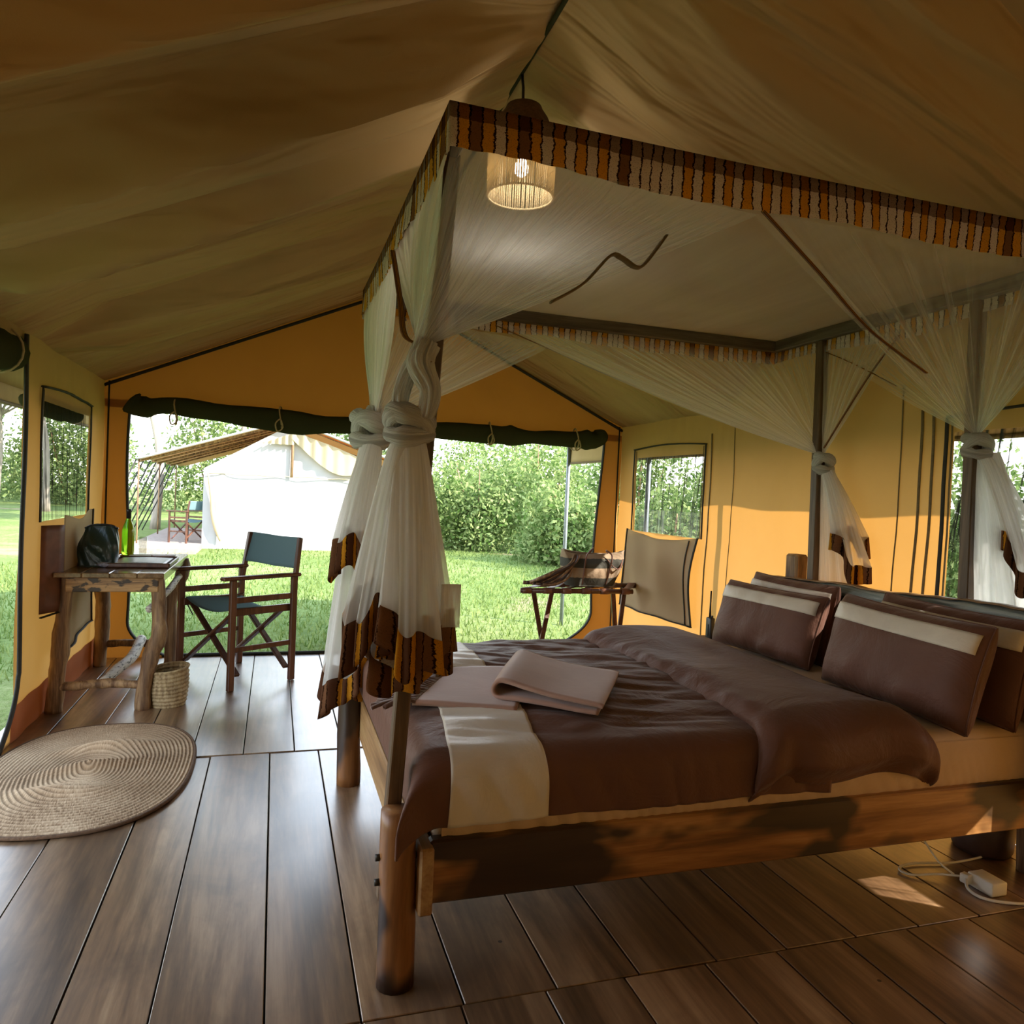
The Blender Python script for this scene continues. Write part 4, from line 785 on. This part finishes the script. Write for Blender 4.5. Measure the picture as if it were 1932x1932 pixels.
MAT['jute'] = RJ.done(RJ.pbr(Base=cj, Rough=0.9, Spec=0.1, Normal=RJ.bump(RJ.math('MULTIPLY_ADD', ang, 0.6, rg_), 0.5, 0.006)))
rug = empty('jute_rug', (-0.80, 3.88, 0), 'oval braided jute rug lying on the plank floor', 'rug')
def rugf(u, r):
    se = lambda v: np.sign(v)*np.abs(v)**0.80
    x = -0.785+0.448*r*se(np.cos(u)); y = 3.885+0.69*r*se(np.sin(u))
    bmp = 0.042*np.exp(-((y-3.88-0.25*(x+0.8))/0.045)**2)*np.exp(-((x+0.78)/0.22)**2)+0.045*np.exp(-((y-4.16-0.15*(x+0.8))/0.05)**2)*np.exp(-((x+0.75)/0.20)**2)+0.03*np.exp(-((y-3.62)/0.06)**2)*np.exp(-((x+0.85)/0.2)**2)
    e = np.clip((1-r)/0.02, 0, 1)**0.5
    return x, y, 0.006+0.010*e+bmp+0.0032*np.sin(2*math.pi*26*r)
obj('rug_body', grid(rugf, L(0, 2*math.pi, 141)[:-1], np.concatenate([[0.01], L(0.02, 1.0, 200)]), close_u=True), MAT['jute'], rug)
obj('bound_edge', tube([tuple(float(q) for q in rugf(np.array(u), np.array(1.0))[:2])+(0.0105,) for u in L(0, 2*math.pi, 121)[:-1]], 0.0085, 8, closed=True), plain('dark_jute_binding', (0.13, 0.07, 0.035), 0.9, 0.3, 90, 0.5), rug)

# ================================================================== DIRECTOR CHAIRS
def director_chair(name, c, rz, label, group=None, sc=1.0):
    root = empty(name, c, label, 'chair', group)
    cz, sz = math.cos(rz), math.sin(rz); R = np.array([[cz, -sz, 0], [sz, cz, 0], [0, 0, 1]])*sc
    def T(VF): return (np.asarray(VF[0])@R.T+np.array(c),)+tuple(VF[1:])
    W, D = 0.335, 0.235; wd = MAT['mahog']      # local: x = forward, y = sideways
    for s in (-1, 1):
        y = s*W
        for nm_, x, h in (('front_leg', D, 0.735), ('rear_leg', -D, 0.735)): obj(nm_, T(box((x, y, h/2), (0.045, 0.030, h))), wd, root, smooth=False)
        obj('armrest', T(box((0.02, y, 0.748), (0.60, 0.055, 0.026), bev=0.008)), wd, root, smooth=False)
        obj('side_rail', T(box((0, y, 0.60), (2*D, 0.020, 0.040))), wd, root, smooth=False)
        obj('seat_rail', T(box((0, y-s*0.03, 0.515), (2*D-0.0, 0.026, 0.050))), wd, root, smooth=False)
        obj('foot_stretcher', T(box((0, y, 0.27), (2*D, 0.020, 0.034))), wd, root, smooth=False)
        obj('back_post', T(beam((-D+0.005, y, 0.60), (-D-0.05, y-s*0.02, 1.005), 0.030, 0.034, up=(1, 0, 0))), wd, root, smooth=False)
        obj('hinge_strap', T(beam((D-0.03, s*(W-0.02), 0.50), (D-0.03, s*(W-0.11), 0.43), 0.012, 0.006, up=(1, 0, 0))), MAT['metal'], root, smooth=False)
    for x in (D-0.045, -D+0.045):
        for s in (-1, 1): obj('cross_leg', T(beam((x+s*0.012, -s*(W-0.015), 0.09), (x+s*0.012, s*(W-0.045), 0.505), 0.022, 0.042, up=(1, 0, 0))), wd, root, smooth=False)
    obj('seat_sling', T(grid(lambda x, t: (x, t*(W-0.02), 0.540-0.055*(1-np.abs(t)**2.2)+0.006*np.sin(x*9)), L(-D+0.02, D-0.02, 14), L(-1, 1, 24))), MAT['teal'], root, solid=0.004)
    obj('back_sling', T(grid(lambda z, t: (-D-0.02-0.05*(z-0.76)/0.24-0.035*(1-np.abs(t)**2)+0.02*np.abs(t)**8, t*(W-0.005), z+0.012*np.abs(t)), L(0.775, 0.995, 10), L(-1, 1, 26))), MAT['teal'], root, solid=0.005)
    return root
fwd = math.atan2(-0.26, -0.39)
director_chair('director_chair', (-0.23, 5.62, 0.006), fwd, 'folding wooden director chair with blue-green canvas seat facing the desk')

# ================================================================== LUGGAGE RACK AND BAG
rack = empty('luggage_rack', (2.4, 5.58, 0), 'folding wooden luggage rack with brown leather straps in the tent corner', 'rack')
A0, A1, B0, B1 = np.array((1.82, 5.40, 0.655)), np.array((2.74, 5.34, 0.655)), np.array((2.09, 5.77, 0.655)), np.array((2.985, 5.71, 0.655))
obj('top_rail', tube([A0, (A0+A1)/2, A1], 0.020, 10), MAT['mahog'], rack); obj('top_rail', tube([B0, (B0+B1)/2, B1], 0.020, 10), MAT['mahog'], rack)
for t in (0.13, 0.84):
    a = A0+(A1-A0)*t; b = B0+(B1-B0)*t; fz = np.array((0, 0, -0.655)); off = np.array((0.02, 0, 0))
    obj('leg', beam(a-off, b+fz-off, 0.024, 0.036, up=(1, 0, 0)), MAT['mahog'], rack, smooth=False); obj('leg', beam(b+off, a+fz+off, 0.024, 0.036, up=(1, 0, 0)), MAT['mahog'], rack, smooth=False)
for s in (0, 1):
    p, q = (A0, A1) if s == 0 else (B0, B1); dz = np.array((0, 0.03 if s == 0 else -0.03, -0.50))
    obj('lower_rail', tube([p+(q-p)*0.13+(np.array((0.12, 0.30, -0.54)) if s == 0 else np.array((-0.12, -0.30, -0.54))), p+(q-p)*0.84+(np.array((0.12, 0.30, -0.54)) if s == 0 else np.array((-0.12, -0.30, -0.54)))], 0.012, 8), MAT['mahog'], rack)
for t in (0.05, 0.23, 0.40, 0.57, 0.74, 0.93):
    def strap(u, w, t=t):
        a = A0+(A1-A0)*(t); b = B0+(B1-B0)*t; e = (A1-A0)/np.linalg.norm(A1-A0)
        P = np.stack([a[k]+(b[k]-a[k])*np.clip(u, 0, 1)+e[k]*w*0.035 for k in range(3)])
        ov = np.where(u < 0, u, np.where(u > 1, u-1, 0)); ang_ = np.abs(ov)*12
        z = P[2]+np.where(ov == 0, 0.0225-0.014*np.sin(math.pi*np.clip(u, 0, 1)), 0.0225*np.cos(ang_)); y = P[1]+np.where(ov < 0, -0.0225*np.sin(ang_), np.where(ov > 0, 0.0225*np.sin(ang_), 0))
        return P[0], y, z
    obj('strap', grid(strap, np.concatenate([L(-0.26, -0.01, 10), L(0, 1, 14), L(1.01, 1.26, 10)]), L(-1, 1, 3)), MAT['leather'], rack, solid=0.003)
BG = NT('striped_bag_cloth'); z_ = BG.add('ShaderNodeSeparateXYZ', Vector=BG.coord('Object')).outputs[2]; st = BG.math('FRACT', BG.math('MULTIPLY_ADD', z_, 1/0.15, 0.0)); nz = BG.noise(BG.coord('Object'), 60, 3)
MAT['bagcloth'] = BG.done(BG.pbr(Base=BG.mix(BG.math('GREATER_THAN', BG.math('MULTIPLY_ADD', nz, 0.08, st), 0.52), (0.050, 0.046, 0.032, 1), (0.33, 0.23, 0.14, 1)), Rough=0.85, Normal=BG.bump(nz, 0.3, 0.01)))
bag = empty('striped_tote_bag', (2.46, 5.56, 0.68), 'striped beige and dark tote bag with leather handles on the luggage rack', 'bag')
def bagf(u, t):
    se = lambda v: np.sign(v)*np.abs(v)**0.7; wx = 0.20+0.075*t; wy = 0.12*(1+0.25*np.sin(math.pi*t))-0.055*ss(t, 0.7, 1)
    return 2.45+0.035*t+wx*se(np.cos(u))*(1+0.03*np.sin(4*u+5*t)), 5.56+wy*se(np.sin(u))+0.012*np.sin(6*u+4*t), 0.682+0.27*t+0.018*np.cos(2*u+0.5)*t
bg = grid(bagf, L(0, 2*math.pi, 61)[:-1], L(0, 1, 22), close_u=True); obj('bag_body', (bg[0], bg[1]+[tuple(k*22 for k in range(60))], ), MAT['bagcloth'], bag, solid=0.006)
obj('leather_lining', grid(lambda u, r: (2.485+0.23*r*np.cos(u), 5.56+0.06*r*np.sin(u), 0.90-0.02*(1-r)), L(0, 2*math.pi, 31)[:-1], L(0.02, 1, 6), close_u=True), MAT['leather_dk'], bag)
for dx0, sd in ((-0.10, 0), (0.10, 1)): obj('handle', tube(spline([(2.44+dx0, 5.425, 0.70), (2.45+dx0*1.1, 5.40, 0.82), (2.48+dx0*1.1, 5.43, 0.93), (2.50+dx0*0.6, 5.48, 0.985-0.02*sd), (2.52+dx0, 5.53, 0.93), (2.53+dx0*1.4, 5.60, 0.92)], 24), 0.010, 8, flat=0.5), MAT['leather'], bag)
obj('handle', tube(spline([(2.55, 5.43, 0.90), (2.60, 5.40, 0.84), (2.65, 5.41, 0.83), (2.69, 5.45, 0.90)], 16), 0.009, 8, flat=0.5), MAT['leather'], bag)
for i in range(7):
    a = random.uniform(-0.03, 0.03); obj('tassel_cord', tube(spline([(2.30+a, 5.44, 0.93), (2.24+a, 5.41-0.02*(i % 3), 0.86), (2.22-0.035*i, 5.42, 0.76), (2.12-0.028*i, 5.44+0.02*i, 0.70), (2.02-0.02*i, 5.46+0.02*i, 0.695)], 18), random.uniform(0.010, 0.016), 7, wob=0.15, seed=i), MAT['leather_dk'] if i % 2 else MAT['bark'], bag)

# ================================================================== BEDSIDE, FLOOR ITEMS
ns = empty('bedside_table', (2.72, 4.16, 0), 'low dark wooden bedside table beyond the bed', 'table')
obj('table_top', box((2.72, 4.14, 0.488), (0.42, 0.44, 0.024)), MAT['bedz'], ns, smooth=False)
for sx_ in (-1, 1):
    for sy_ in (-1, 1): obj('leg', box((2.72+sx_*0.17, 4.14+sy_*0.18, 0.238), (0.04, 0.04, 0.476)), MAT['bedz'], ns, smooth=False)
rd = empty('walkie_talkie', (2.74, 4.22, 0.50), 'black handheld radio with stub antenna standing on the bedside table', 'radio')
obj('radio_body', rbox((2.74, 4.22, 0.572), (0.036, 0.058, 0.142), 0.008, 2), MAT['black'], rd); obj('antenna', tube([(2.745, 4.235, 0.64), (2.745, 4.236, 0.72), (2.746, 4.237, 0.815)], [0.008, 0.006, 0.005], 8), MAT['black'], rd)
obj('knob', tube([(2.742, 4.205, 0.643), (2.742, 4.205, 0.658)], 0.007, 8), MAT['black'], rd)
obj('belt_clip', box((2.72, 4.22, 0.56), (0.006, 0.02, 0.08)), MAT['black'], rd, smooth=False)
wb_ = empty('spray_bottle', (2.73, 4.10, 0.50), 'white plastic bottle standing by the black radio', 'bottle')
obj('bottle_body', lathe([(0.0, 0.0), (0.024, 0.0), (0.026, 0.01), (0.026, 0.11), (0.012, 0.135), (0.0, 0.135)], (2.73, 4.10, 0.50), 20), MAT['white'], wb_); obj('cap', lathe([(0.0125, 0.132), (0.0125, 0.165), (0.0, 0.166)], (2.73, 4.10, 0.50), 16), MAT['white'], wb_)
ps = empty('power_adapter', (2.56, 2.06, 0), 'white boxy power adapter lying on the floor under the bed', 'adapter')
obj('adapter_case', rbox((2.575, 2.055, 0.026), (0.075, 0.105, 0.050), 0.006, 2), MAT['white'], ps); obj('plug', box((2.525, 2.10, 0.028), (0.03, 0.035, 0.035), 0.2), MAT['white'], ps, smooth=False)
tag(obj('white_cable', tube(spline([(2.52, 2.11, 0.03), (2.46, 2.16, 0.02), (2.37, 2.20, 0.008), (2.36, 2.25, 0.008), (2.45, 2.27, 0.008), (2.62, 2.24, 0.008), (2.78, 2.25, 0.008)], 40), 0.0045, 8), MAT['white']), 'white cable looping over the floor behind the adapter', 'cable')
tag(obj('white_cable', tube(spline([(2.52, 2.095, 0.035), (2.49, 2.06, 0.012), (2.50, 2.0, 0.006), (2.58, 1.95, 0.006), (2.70, 1.93, 0.006), (2.9, 1.98, 0.006)], 40), 0.0055, 8), MAT['white']), 'white cable curving along the floor in front of the adapter', 'cable')
tag(obj('white_cable', tube(spline([(2.50, 2.13, 0.03), (2.47, 2.17, 0.06), (2.44, 2.22, 0.13), (2.42, 2.26, 0.20)], 20), 0.004, 8), MAT['white']), 'white cable rising from the adapter to the bed frame', 'cable')
bn = empty('waste_bin', (2.87, 2.325, 0), 'dark tapered bin standing under the head of the bed', 'bin')
obj('bin_body', lathe([(0.0, 0.004), (0.105, 0.0), (0.112, 0.015), (0.130, 0.215), (0.122, 0.215), (0.10, 0.02), (0.0, 0.018)], (2.87, 2.325, 0), 32), MAT['leather_dk'], bn)
obj('bin_rim', tube([(2.87+0.128*math.cos(t), 2.325+0.128*math.sin(t), 0.216) for t in L(0, 6.283, 33)[:-1]], 0.007, 8, closed=True), MAT['leather_dk'], bn)
# ================================================================== OUTSIDE
GZ = -0.25
GM = NT('grassy_ground'); pv = GM.coord('Object'); g1 = GM.noise(pv, 0.35, 6, 0.6); g2 = GM.noise(pv, 14, 5, 0.7); g3 = GM.noise(pv, 0.22, 5, 0.6, 0.5)
gc = GM.ramp(GM.math('MULTIPLY_ADD', g2, 0.5, GM.math('MULTIPLY', g1, 0.5)), [(0.32, (0.06, 0.10, 0.02)), (0.50, (0.15, 0.195, 0.055)), (0.70, (0.26, 0.28, 0.12))])
gc = GM.mix(GM.ramp(g3, [(0.60, (0, 0, 0)), (0.68, (0.85, 0.85, 0.85))]), gc, (0.30, 0.21, 0.14, 1))
MAT['ground'] = GM.done(GM.pbr(Base=gc, Rough=0.95, Spec=0.1, Normal=GM.bump(g2, 0.8, 0.05)))
ground = obj('ground', grid(lambda x, y: (x, y, GZ+0.03*wob(x*0.2, y*0.2, 90, 5, 0.3, 1.5)*ss(np.hypot(x-1, y-3), 8, 14)), np.concatenate([L(-70, -12, 12), L(-11, 14, 40), L(16, 70, 12)]), np.concatenate([L(-50, -6, 10), L(-5, 30, 50), L(32, 110, 14)])), MAT['ground']); tag(ground, kind='structure')
def leafmat(name, a, b):
    n = NT(name); g = n.add('ShaderNodeNewGeometry'); c = n.mix(g.outputs['Random Per Island'], (*a, 1), (*b, 1))
    d = n.add('ShaderNodeBsdfDiffuse', Color=c); t = n.add('ShaderNodeBsdfTranslucent', Color=c); return n.done(n.add('ShaderNodeMixShader', Fac=0.45, i1=d.outputs[0], i2=t.outputs[0]).outputs[0])
MAT['grass'] = leafmat('grass_blades', (0.08, 0.14, 0.025), (0.27, 0.32, 0.11)); MAT['leaf'] = leafmat('bush_leaves', (0.08, 0.15, 0.03), (0.36, 0.42, 0.17)); MAT['leafd'] = leafmat('tree_leaves', (0.10, 0.16, 0.05), (0.30, 0.36, 0.14))
# grass blades behind the tent
ng = 42000; gx = rng.uniform(-4.5, 8, ng); gy = 6.55+rng.beta(1.0, 1.7, ng)*15; hgt = rng.uniform(0.025, 0.085, ng)*(1+0.8*(rng.random(ng) < 0.1)); a = rng.uniform(0, 6.28, ng); wd_ = rng.uniform(0.004, 0.009, ng)*(1+gy*0.06)
m_ = ~((gx < -1.4) & (gx > -3.4) & (gy > 17.3)); m_ &= ~((gx > -1.7) & (gx < 2.2) & (gy > 18.9)); gx, gy, hgt, a, wd_ = gx[m_], gy[m_], hgt[m_], a[m_], wd_[m_]; ng = len(gx)
lx_ = rng.normal(0, 0.03, ng); ly_ = rng.normal(0, 0.03, ng)
P0 = np.stack([gx-wd_*np.cos(a), gy-wd_*np.sin(a), 0*gx+GZ-0.01], 1); P1 = np.stack([gx+wd_*np.cos(a), gy+wd_*np.sin(a), 0*gx+GZ-0.01], 1); P2 = np.stack([gx+lx_, gy+ly_, GZ+hgt], 1)
V = np.stack([P0, P1, P2], 1).reshape(-1, 3); F = np.arange(3*ng).reshape(-1, 3).tolist()
gr = obj('lawn_grass', (V, F), MAT['grass'], smooth=False); tag(gr, 'short bright green grass on the lawn outside the tent', 'grass', kind='stuff')
def leaves(cs, rs, n, size, sd):
    r_ = np.random.default_rng(sd); cs = np.array(cs, float); rs = np.array(rs, float); k = r_.integers(0, len(cs), n); d = r_.normal(size=(n, 3)); d /= np.linalg.norm(d, axis=1)[:, None]
    P = cs[k]+d*rs[k]*(r_.uniform(0.55, 1.0, n)**0.6)[:, None]
    t1 = r_.normal(size=(n, 3)); t1 /= np.linalg.norm(t1, axis=1)[:, None]; t2 = np.cross(t1, r_.normal(size=(n, 3))); t2 /= np.linalg.norm(t2, axis=1)[:, None]
    s = size*r_.uniform(0.5, 1.3, n)[:, None]
    V = np.stack([P-t1*s, P+t2*s*0.5, P+t1*s, P-t2*s*0.5], 1).reshape(-1, 3); ok = V[:, 2].reshape(-1, 4).min(1) > GZ-0.02; V = V.reshape(-1, 4, 3)[ok].reshape(-1, 3)
    return V, np.arange(len(V)).reshape(-1, 4).tolist()
def clumps(c, R, n, sd, f=0.45):
    r_ = np.random.default_rng(sd); d = r_.normal(size=(n, 3)); d /= np.linalg.norm(d, axis=1)[:, None]; d[:, 2] = np.abs(d[:, 2])*0.9; P = np.array(c)+d*np.array(R)*r_.uniform(0.35, 0.85, n)[:, None]
    return P, np.array(R)*f*r_.uniform(0.7, 1.3, (n, 1))
def shrub(c, R, label, n=5000, size=0.09, sd=0, mat='leaf'):
    root = empty('shrub', (c[0], c[1], GZ), label, 'shrub', 'shrubs growing around the camp')
    cs, rs = clumps((c[0], c[1], GZ), R, 26, sd, 0.34); V = leaves(cs, rs, n*2, size*0.62, sd); o = obj('foliage', V, MAT[mat], root, smooth=False); tag(o, kind='stuff')
    obj('stem', join(*[tube([(c[0]+0.1*math.cos(t), c[1]+0.1*math.sin(t), GZ-0.02), (c[0]+R[0]*0.3*math.cos(t), c[1]+R[1]*0.3*math.sin(t), GZ+R[2]*0.4), (c[0]+R[0]*0.5*math.cos(t), c[1]+R[1]*0.5*math.sin(t), GZ+R[2]*0.7)], [0.04, 0.03, 0.012], 6) for t in (0.3, 2.2, 4.4)]), MAT['bark'], root)
SH = [((5.6, 20.5), (1.9, 1.6, 3.2), 'leafy shrub beyond the lawn, left of the others through the doorway'), ((8.2, 23.0), (2.8, 2.2, 5.0), 'tall dense shrub behind the lawn seen through the middle of the doorway'),
      ((6.9, 16.6), (1.5, 1.4, 2.3), 'rounded bright shrub near the steel pole outside'), ((9.2, 18.0), (2.3, 2.0, 4.3), 'large pale green shrub at the right side of the doorway view'),
      ((7.2, 12.6), (1.3, 1.2, 2.0), 'low shrub seen behind the luggage rack through the doorway'), ((9.4, 13.4), (2.0, 1.8, 3.8), 'bushy shrub seen through the right wall window with the flap'),
      ((11.5, 10.0), (2.2, 2.0, 3.0), 'broad shrub outside, just beyond the flap window'), ((13.2, 7.0), (2.2, 2.0, 3.2), 'green shrub seen through the window beside the bed head'),
      ((12.6, 2.6), (2.0, 1.9, 2.8), 'shrub outside the bed-head window at the right edge'), ((6.9, 28.6), (2.2, 2.0, 4.0), 'distant shrub just right of the white tent')]
for i, (c, R, lb) in enumerate(SH): shrub(c, R, lb, 6500 if i < 7 else 4000, 0.085+0.004*c[1]*0.4, 100+i)
shrub((6.3, -2.7), (1.5, 1.5, 4.6), 'unseen tall shrub behind the viewer, added to shade the near right tent wall', 9000, 0.16, 120)  # unseen shrub added to keep sun off the near right wall
def tree(c, h, crown, label, sd, n=5000, r=0.16, size=0.16, ncl=18):
    r_ = np.random.default_rng(sd); root = empty('tree', (c[0], c[1], GZ), label, 'tree', 'trees behind the camp')
    top = np.array((c[0]+r_.uniform(-0.6, 0.6), c[1], GZ+h)); P = spline([(c[0], c[1], GZ-0.05), (c[0]+r_.uniform(-.2, .2), c[1], GZ+h*0.35), (c[0]+r_.uniform(-.4, .4), c[1], GZ+h*0.7), top], 14)
    obj('trunk', tube(P, np.linspace(r, r*0.35, 14), 10, wob=0.12, seed=sd), MAT['tbark'], root)
    cs, rs = clumps((top[0], top[1], GZ+h*0.80), crown, ncl, sd, 0.34)
    br = [tube(spline([P[8], (P[9]+q)/2+np.array((0, 0, -0.1)), q], 8), np.linspace(r*0.4, 0.02, 8), 6) for q in cs[:8]]
    obj('branches', join(*br), MAT['tbark'], root); o = obj('foliage', leaves(cs, rs, n, size, sd+5), MAT['leafd'], root, smooth=False); tag(o, kind='stuff')
MAT['tbark'] = plain('pale_grey_bark', (0.30, 0.25, 0.20), 0.9, 0.4, 3, 0.6, stretch=(3, 3, 0.6))
TR = [((-3.6, 26.0), 7.0, (2.6, 2.2, 2.6), 'pale-trunked tree behind the veranda of the white tent'), ((-5.4, 31.0), 8.0, (3.0, 2.6, 3.2), 'grey-trunked tree seen just right of the wine bottle'),
      ((-1.4, 33.5), 8.5, (3.2, 2.6, 3.4), 'tall tree rising behind the ridge of the white tent'), ((-9.2, 36.0), 7.5, (3.4, 3, 3.0), 'tree on the far side of the lawn, seen through the left window'),
      ((-12.6, 41.0), 6.5, (3.6, 3, 1.8), 'flat-topped acacia seen through the left window'), ((-14.8, 30.0), 6.0, (4.0, 3.2, 1.6), 'spreading acacia seen through the open left side'),
      ((-21.0, 46.0), 7.0, (5, 3.5, 1.8), 'far acacia at the left edge of the view')]
for i, (c, h, cr, lb) in enumerate(TR): tree(c, h, cr, lb, 200+i, 5200)
for i, (x, y, R) in enumerate([(-3.0, 40, (5, 3, 9.0)), (-10.5, 45, (5, 3, 7.0)), (5.0, 41, (5, 3, 8.5)), (-16, 50, (7, 3, 3.5)), (11, 33, (6, 3, 5.5)), (-25, 54, (8, 3, 3.5))]):
    shrub((x, y), R, ['dark thicket directly behind the white tent', 'hazy thicket left of the white tent', 'thicket behind the right end of the white tent', 'distant thicket on the left horizon', 'tall thicket filling the right background', 'far thicket at the left edge'][i], 6000, 0.20, 300+i, 'leafd')

# neighbouring tent
nt = empty('safari_tent', (0.2, 24, GZ), 'neighbouring canvas tent with sunlit white front and a striped fly roof', 'tent')
MAT['wcanvas'] = cloth('cream_tent_canvas', (0.40, 0.385, 0.38), (0.6, 0.5, 0.4), 0.12); MAT['nfly'] = cloth('neighbour_fly', (0.62, 0.50, 0.36), (0.62, 0.42, 0.22), 0.35); MAT['ofly'] = cloth('orange_fly_lining', (0.62, 0.16, 0.05), (0.8, 0.2, 0.05), 0.35)
NX, NW, NZ = 0.30, 2.0, 2.68
fw1 = grid(lambda s, t: (-1.62+s*3.8, 19.0-0.03*np.sin(s*19)*np.sin(3*t)-0.05*np.exp(-((s-0.07-0.05*t)/0.02)**2), GZ+t*((1.66+1.14*(1-np.abs(-1.62+s*3.8-NX)/1.92))-GZ)), L(0, 1, 70), L(0, 1, 24))
obj('front_wall', fw1, MAT['wcanvas'], nt)
for X in (-1.62, 2.18): obj('side_wall', grid(lambda y, t, X=X: (X+0.02*np.sin(y*3), y, GZ+t*1.9), L(19.0, 27, 30), L(0, 1, 8)), MAT['wcanvas'], nt)
def nfly(s, y, dz=0.0): x = -3.02+s*6.6; return x, y, 2.93+dz-0.335*np.abs(x-NX)-0.03*np.sin(y*2.4)
obj('fly_roof', grid(lambda s, y: nfly(s, y), L(0, 1, 41), L(18.7, 28.5, 30)), MAT['nfly'], nt, solid=0.01)
obj('fly_front_hem', tube([tuple(float(q) for q in nfly(np.array(s), np.array(18.7))) for s in L(0, 1, 41)], 0.03, 6), MAT['wcanvas'], nt)
obj('orange_lining', grid(lambda s, y: nfly(s, y, -0.04), L(0.62, 0.98, 14), L(18.72, 18.95, 4)), MAT['ofly'], nt)
for i, y in enumerate(L(19.2, 24.4, 7)): obj('rafter', tube([(-3.02, y, float(nfly(np.array(0.0), np.array(y))[2])-0.03), (NX, y, 2.88)], 0.028, 6), MAT['bark'], nt)
for i, y in enumerate(L(19.2, 24.4, 3)): obj('rafter', tube([(3.58, y, float(nfly(np.array(1.0), np.array(y))[2])-0.03), (NX, y, 2.88)], 0.028, 6), MAT['bark'], nt)
obj('centre_pole', tube([(0.37, 18.93, 1.53), (0.37, 18.93, 2.3), (0.37, 18.93, 2.75)], 0.035, 8), MAT['bark'], nt)
obj('wall_seam', tube([(x, 18.93, 1.545+0.01*math.sin(9*x)) for x in L(-1.5, 2.1, 20)], 0.012, 6), MAT['cord'], nt)
obj('swag_curtain', grid(lambda s, t: (0.30+s*1.75, 18.85-0.05*np.sin(s*40)*(1-s), 2.62-0.55*s**1.3-t*(0.25+0.75*np.sin(math.pi*np.clip(s, 0, 1))**0.8*0.8)*(0.45+0.55*s)), L(0, 1, 60), L(0, 1, 10)), MAT['flap'], nt)
obj('swag_curtain', grid(lambda s, t: (0.40-s*0.75, 18.85-0.04*np.sin(s*30), 2.62-0.30*s-t*0.30*(1-s)), L(0, 1, 30), L(0, 1, 6)), MAT['flap'], nt)
obj('corner_drape', tube(spline([(-1.52, 18.9, 1.55), (-1.42, 18.88, 1.0), (-1.36, 18.87, 0.5), (-1.20, 18.87, -0.05)], 16), [0.02, 0.05, 0.06, 0.03], 8) if False else tube(spline([(-1.52, 18.9, 1.55), (-1.42, 18.88, 1.0), (-1.36, 18.87, 0.5), (-1.20, 18.87, -0.05)], 16), np.interp(L(0, 1, 16), [0, 0.4, 0.8, 1], [0.015, 0.05, 0.06, 0.02]), 8), MAT['flap'], nt)
for i, y in enumerate(L(18.75, 25.5, 8)): obj('guy_rope', tube([(-3.02, y, 1.80), (-3.45, y-0.15, 0.7), (-3.85, y-0.3, GZ)], 0.018, 5), MAT['trim'], nt)
for y in (18.8, 22, 25.5): obj('eave_pole', tube([(-2.98, y, GZ), (-2.98, y, 1.80)], 0.02, 6), MAT['bark'], nt)
obj('veranda_slab', box((-2.35, 21.2, GZ+0.05), (1.5, 7.4, 0.14)), plain('pinkish_concrete', (0.27, 0.21, 0.175), 0.9), nt, smooth=False)
director_chair('director_chair', (-1.98, 19.35, GZ+0.12), 2.6, 'small dark chair in the shade of the neighbouring tent veranda')
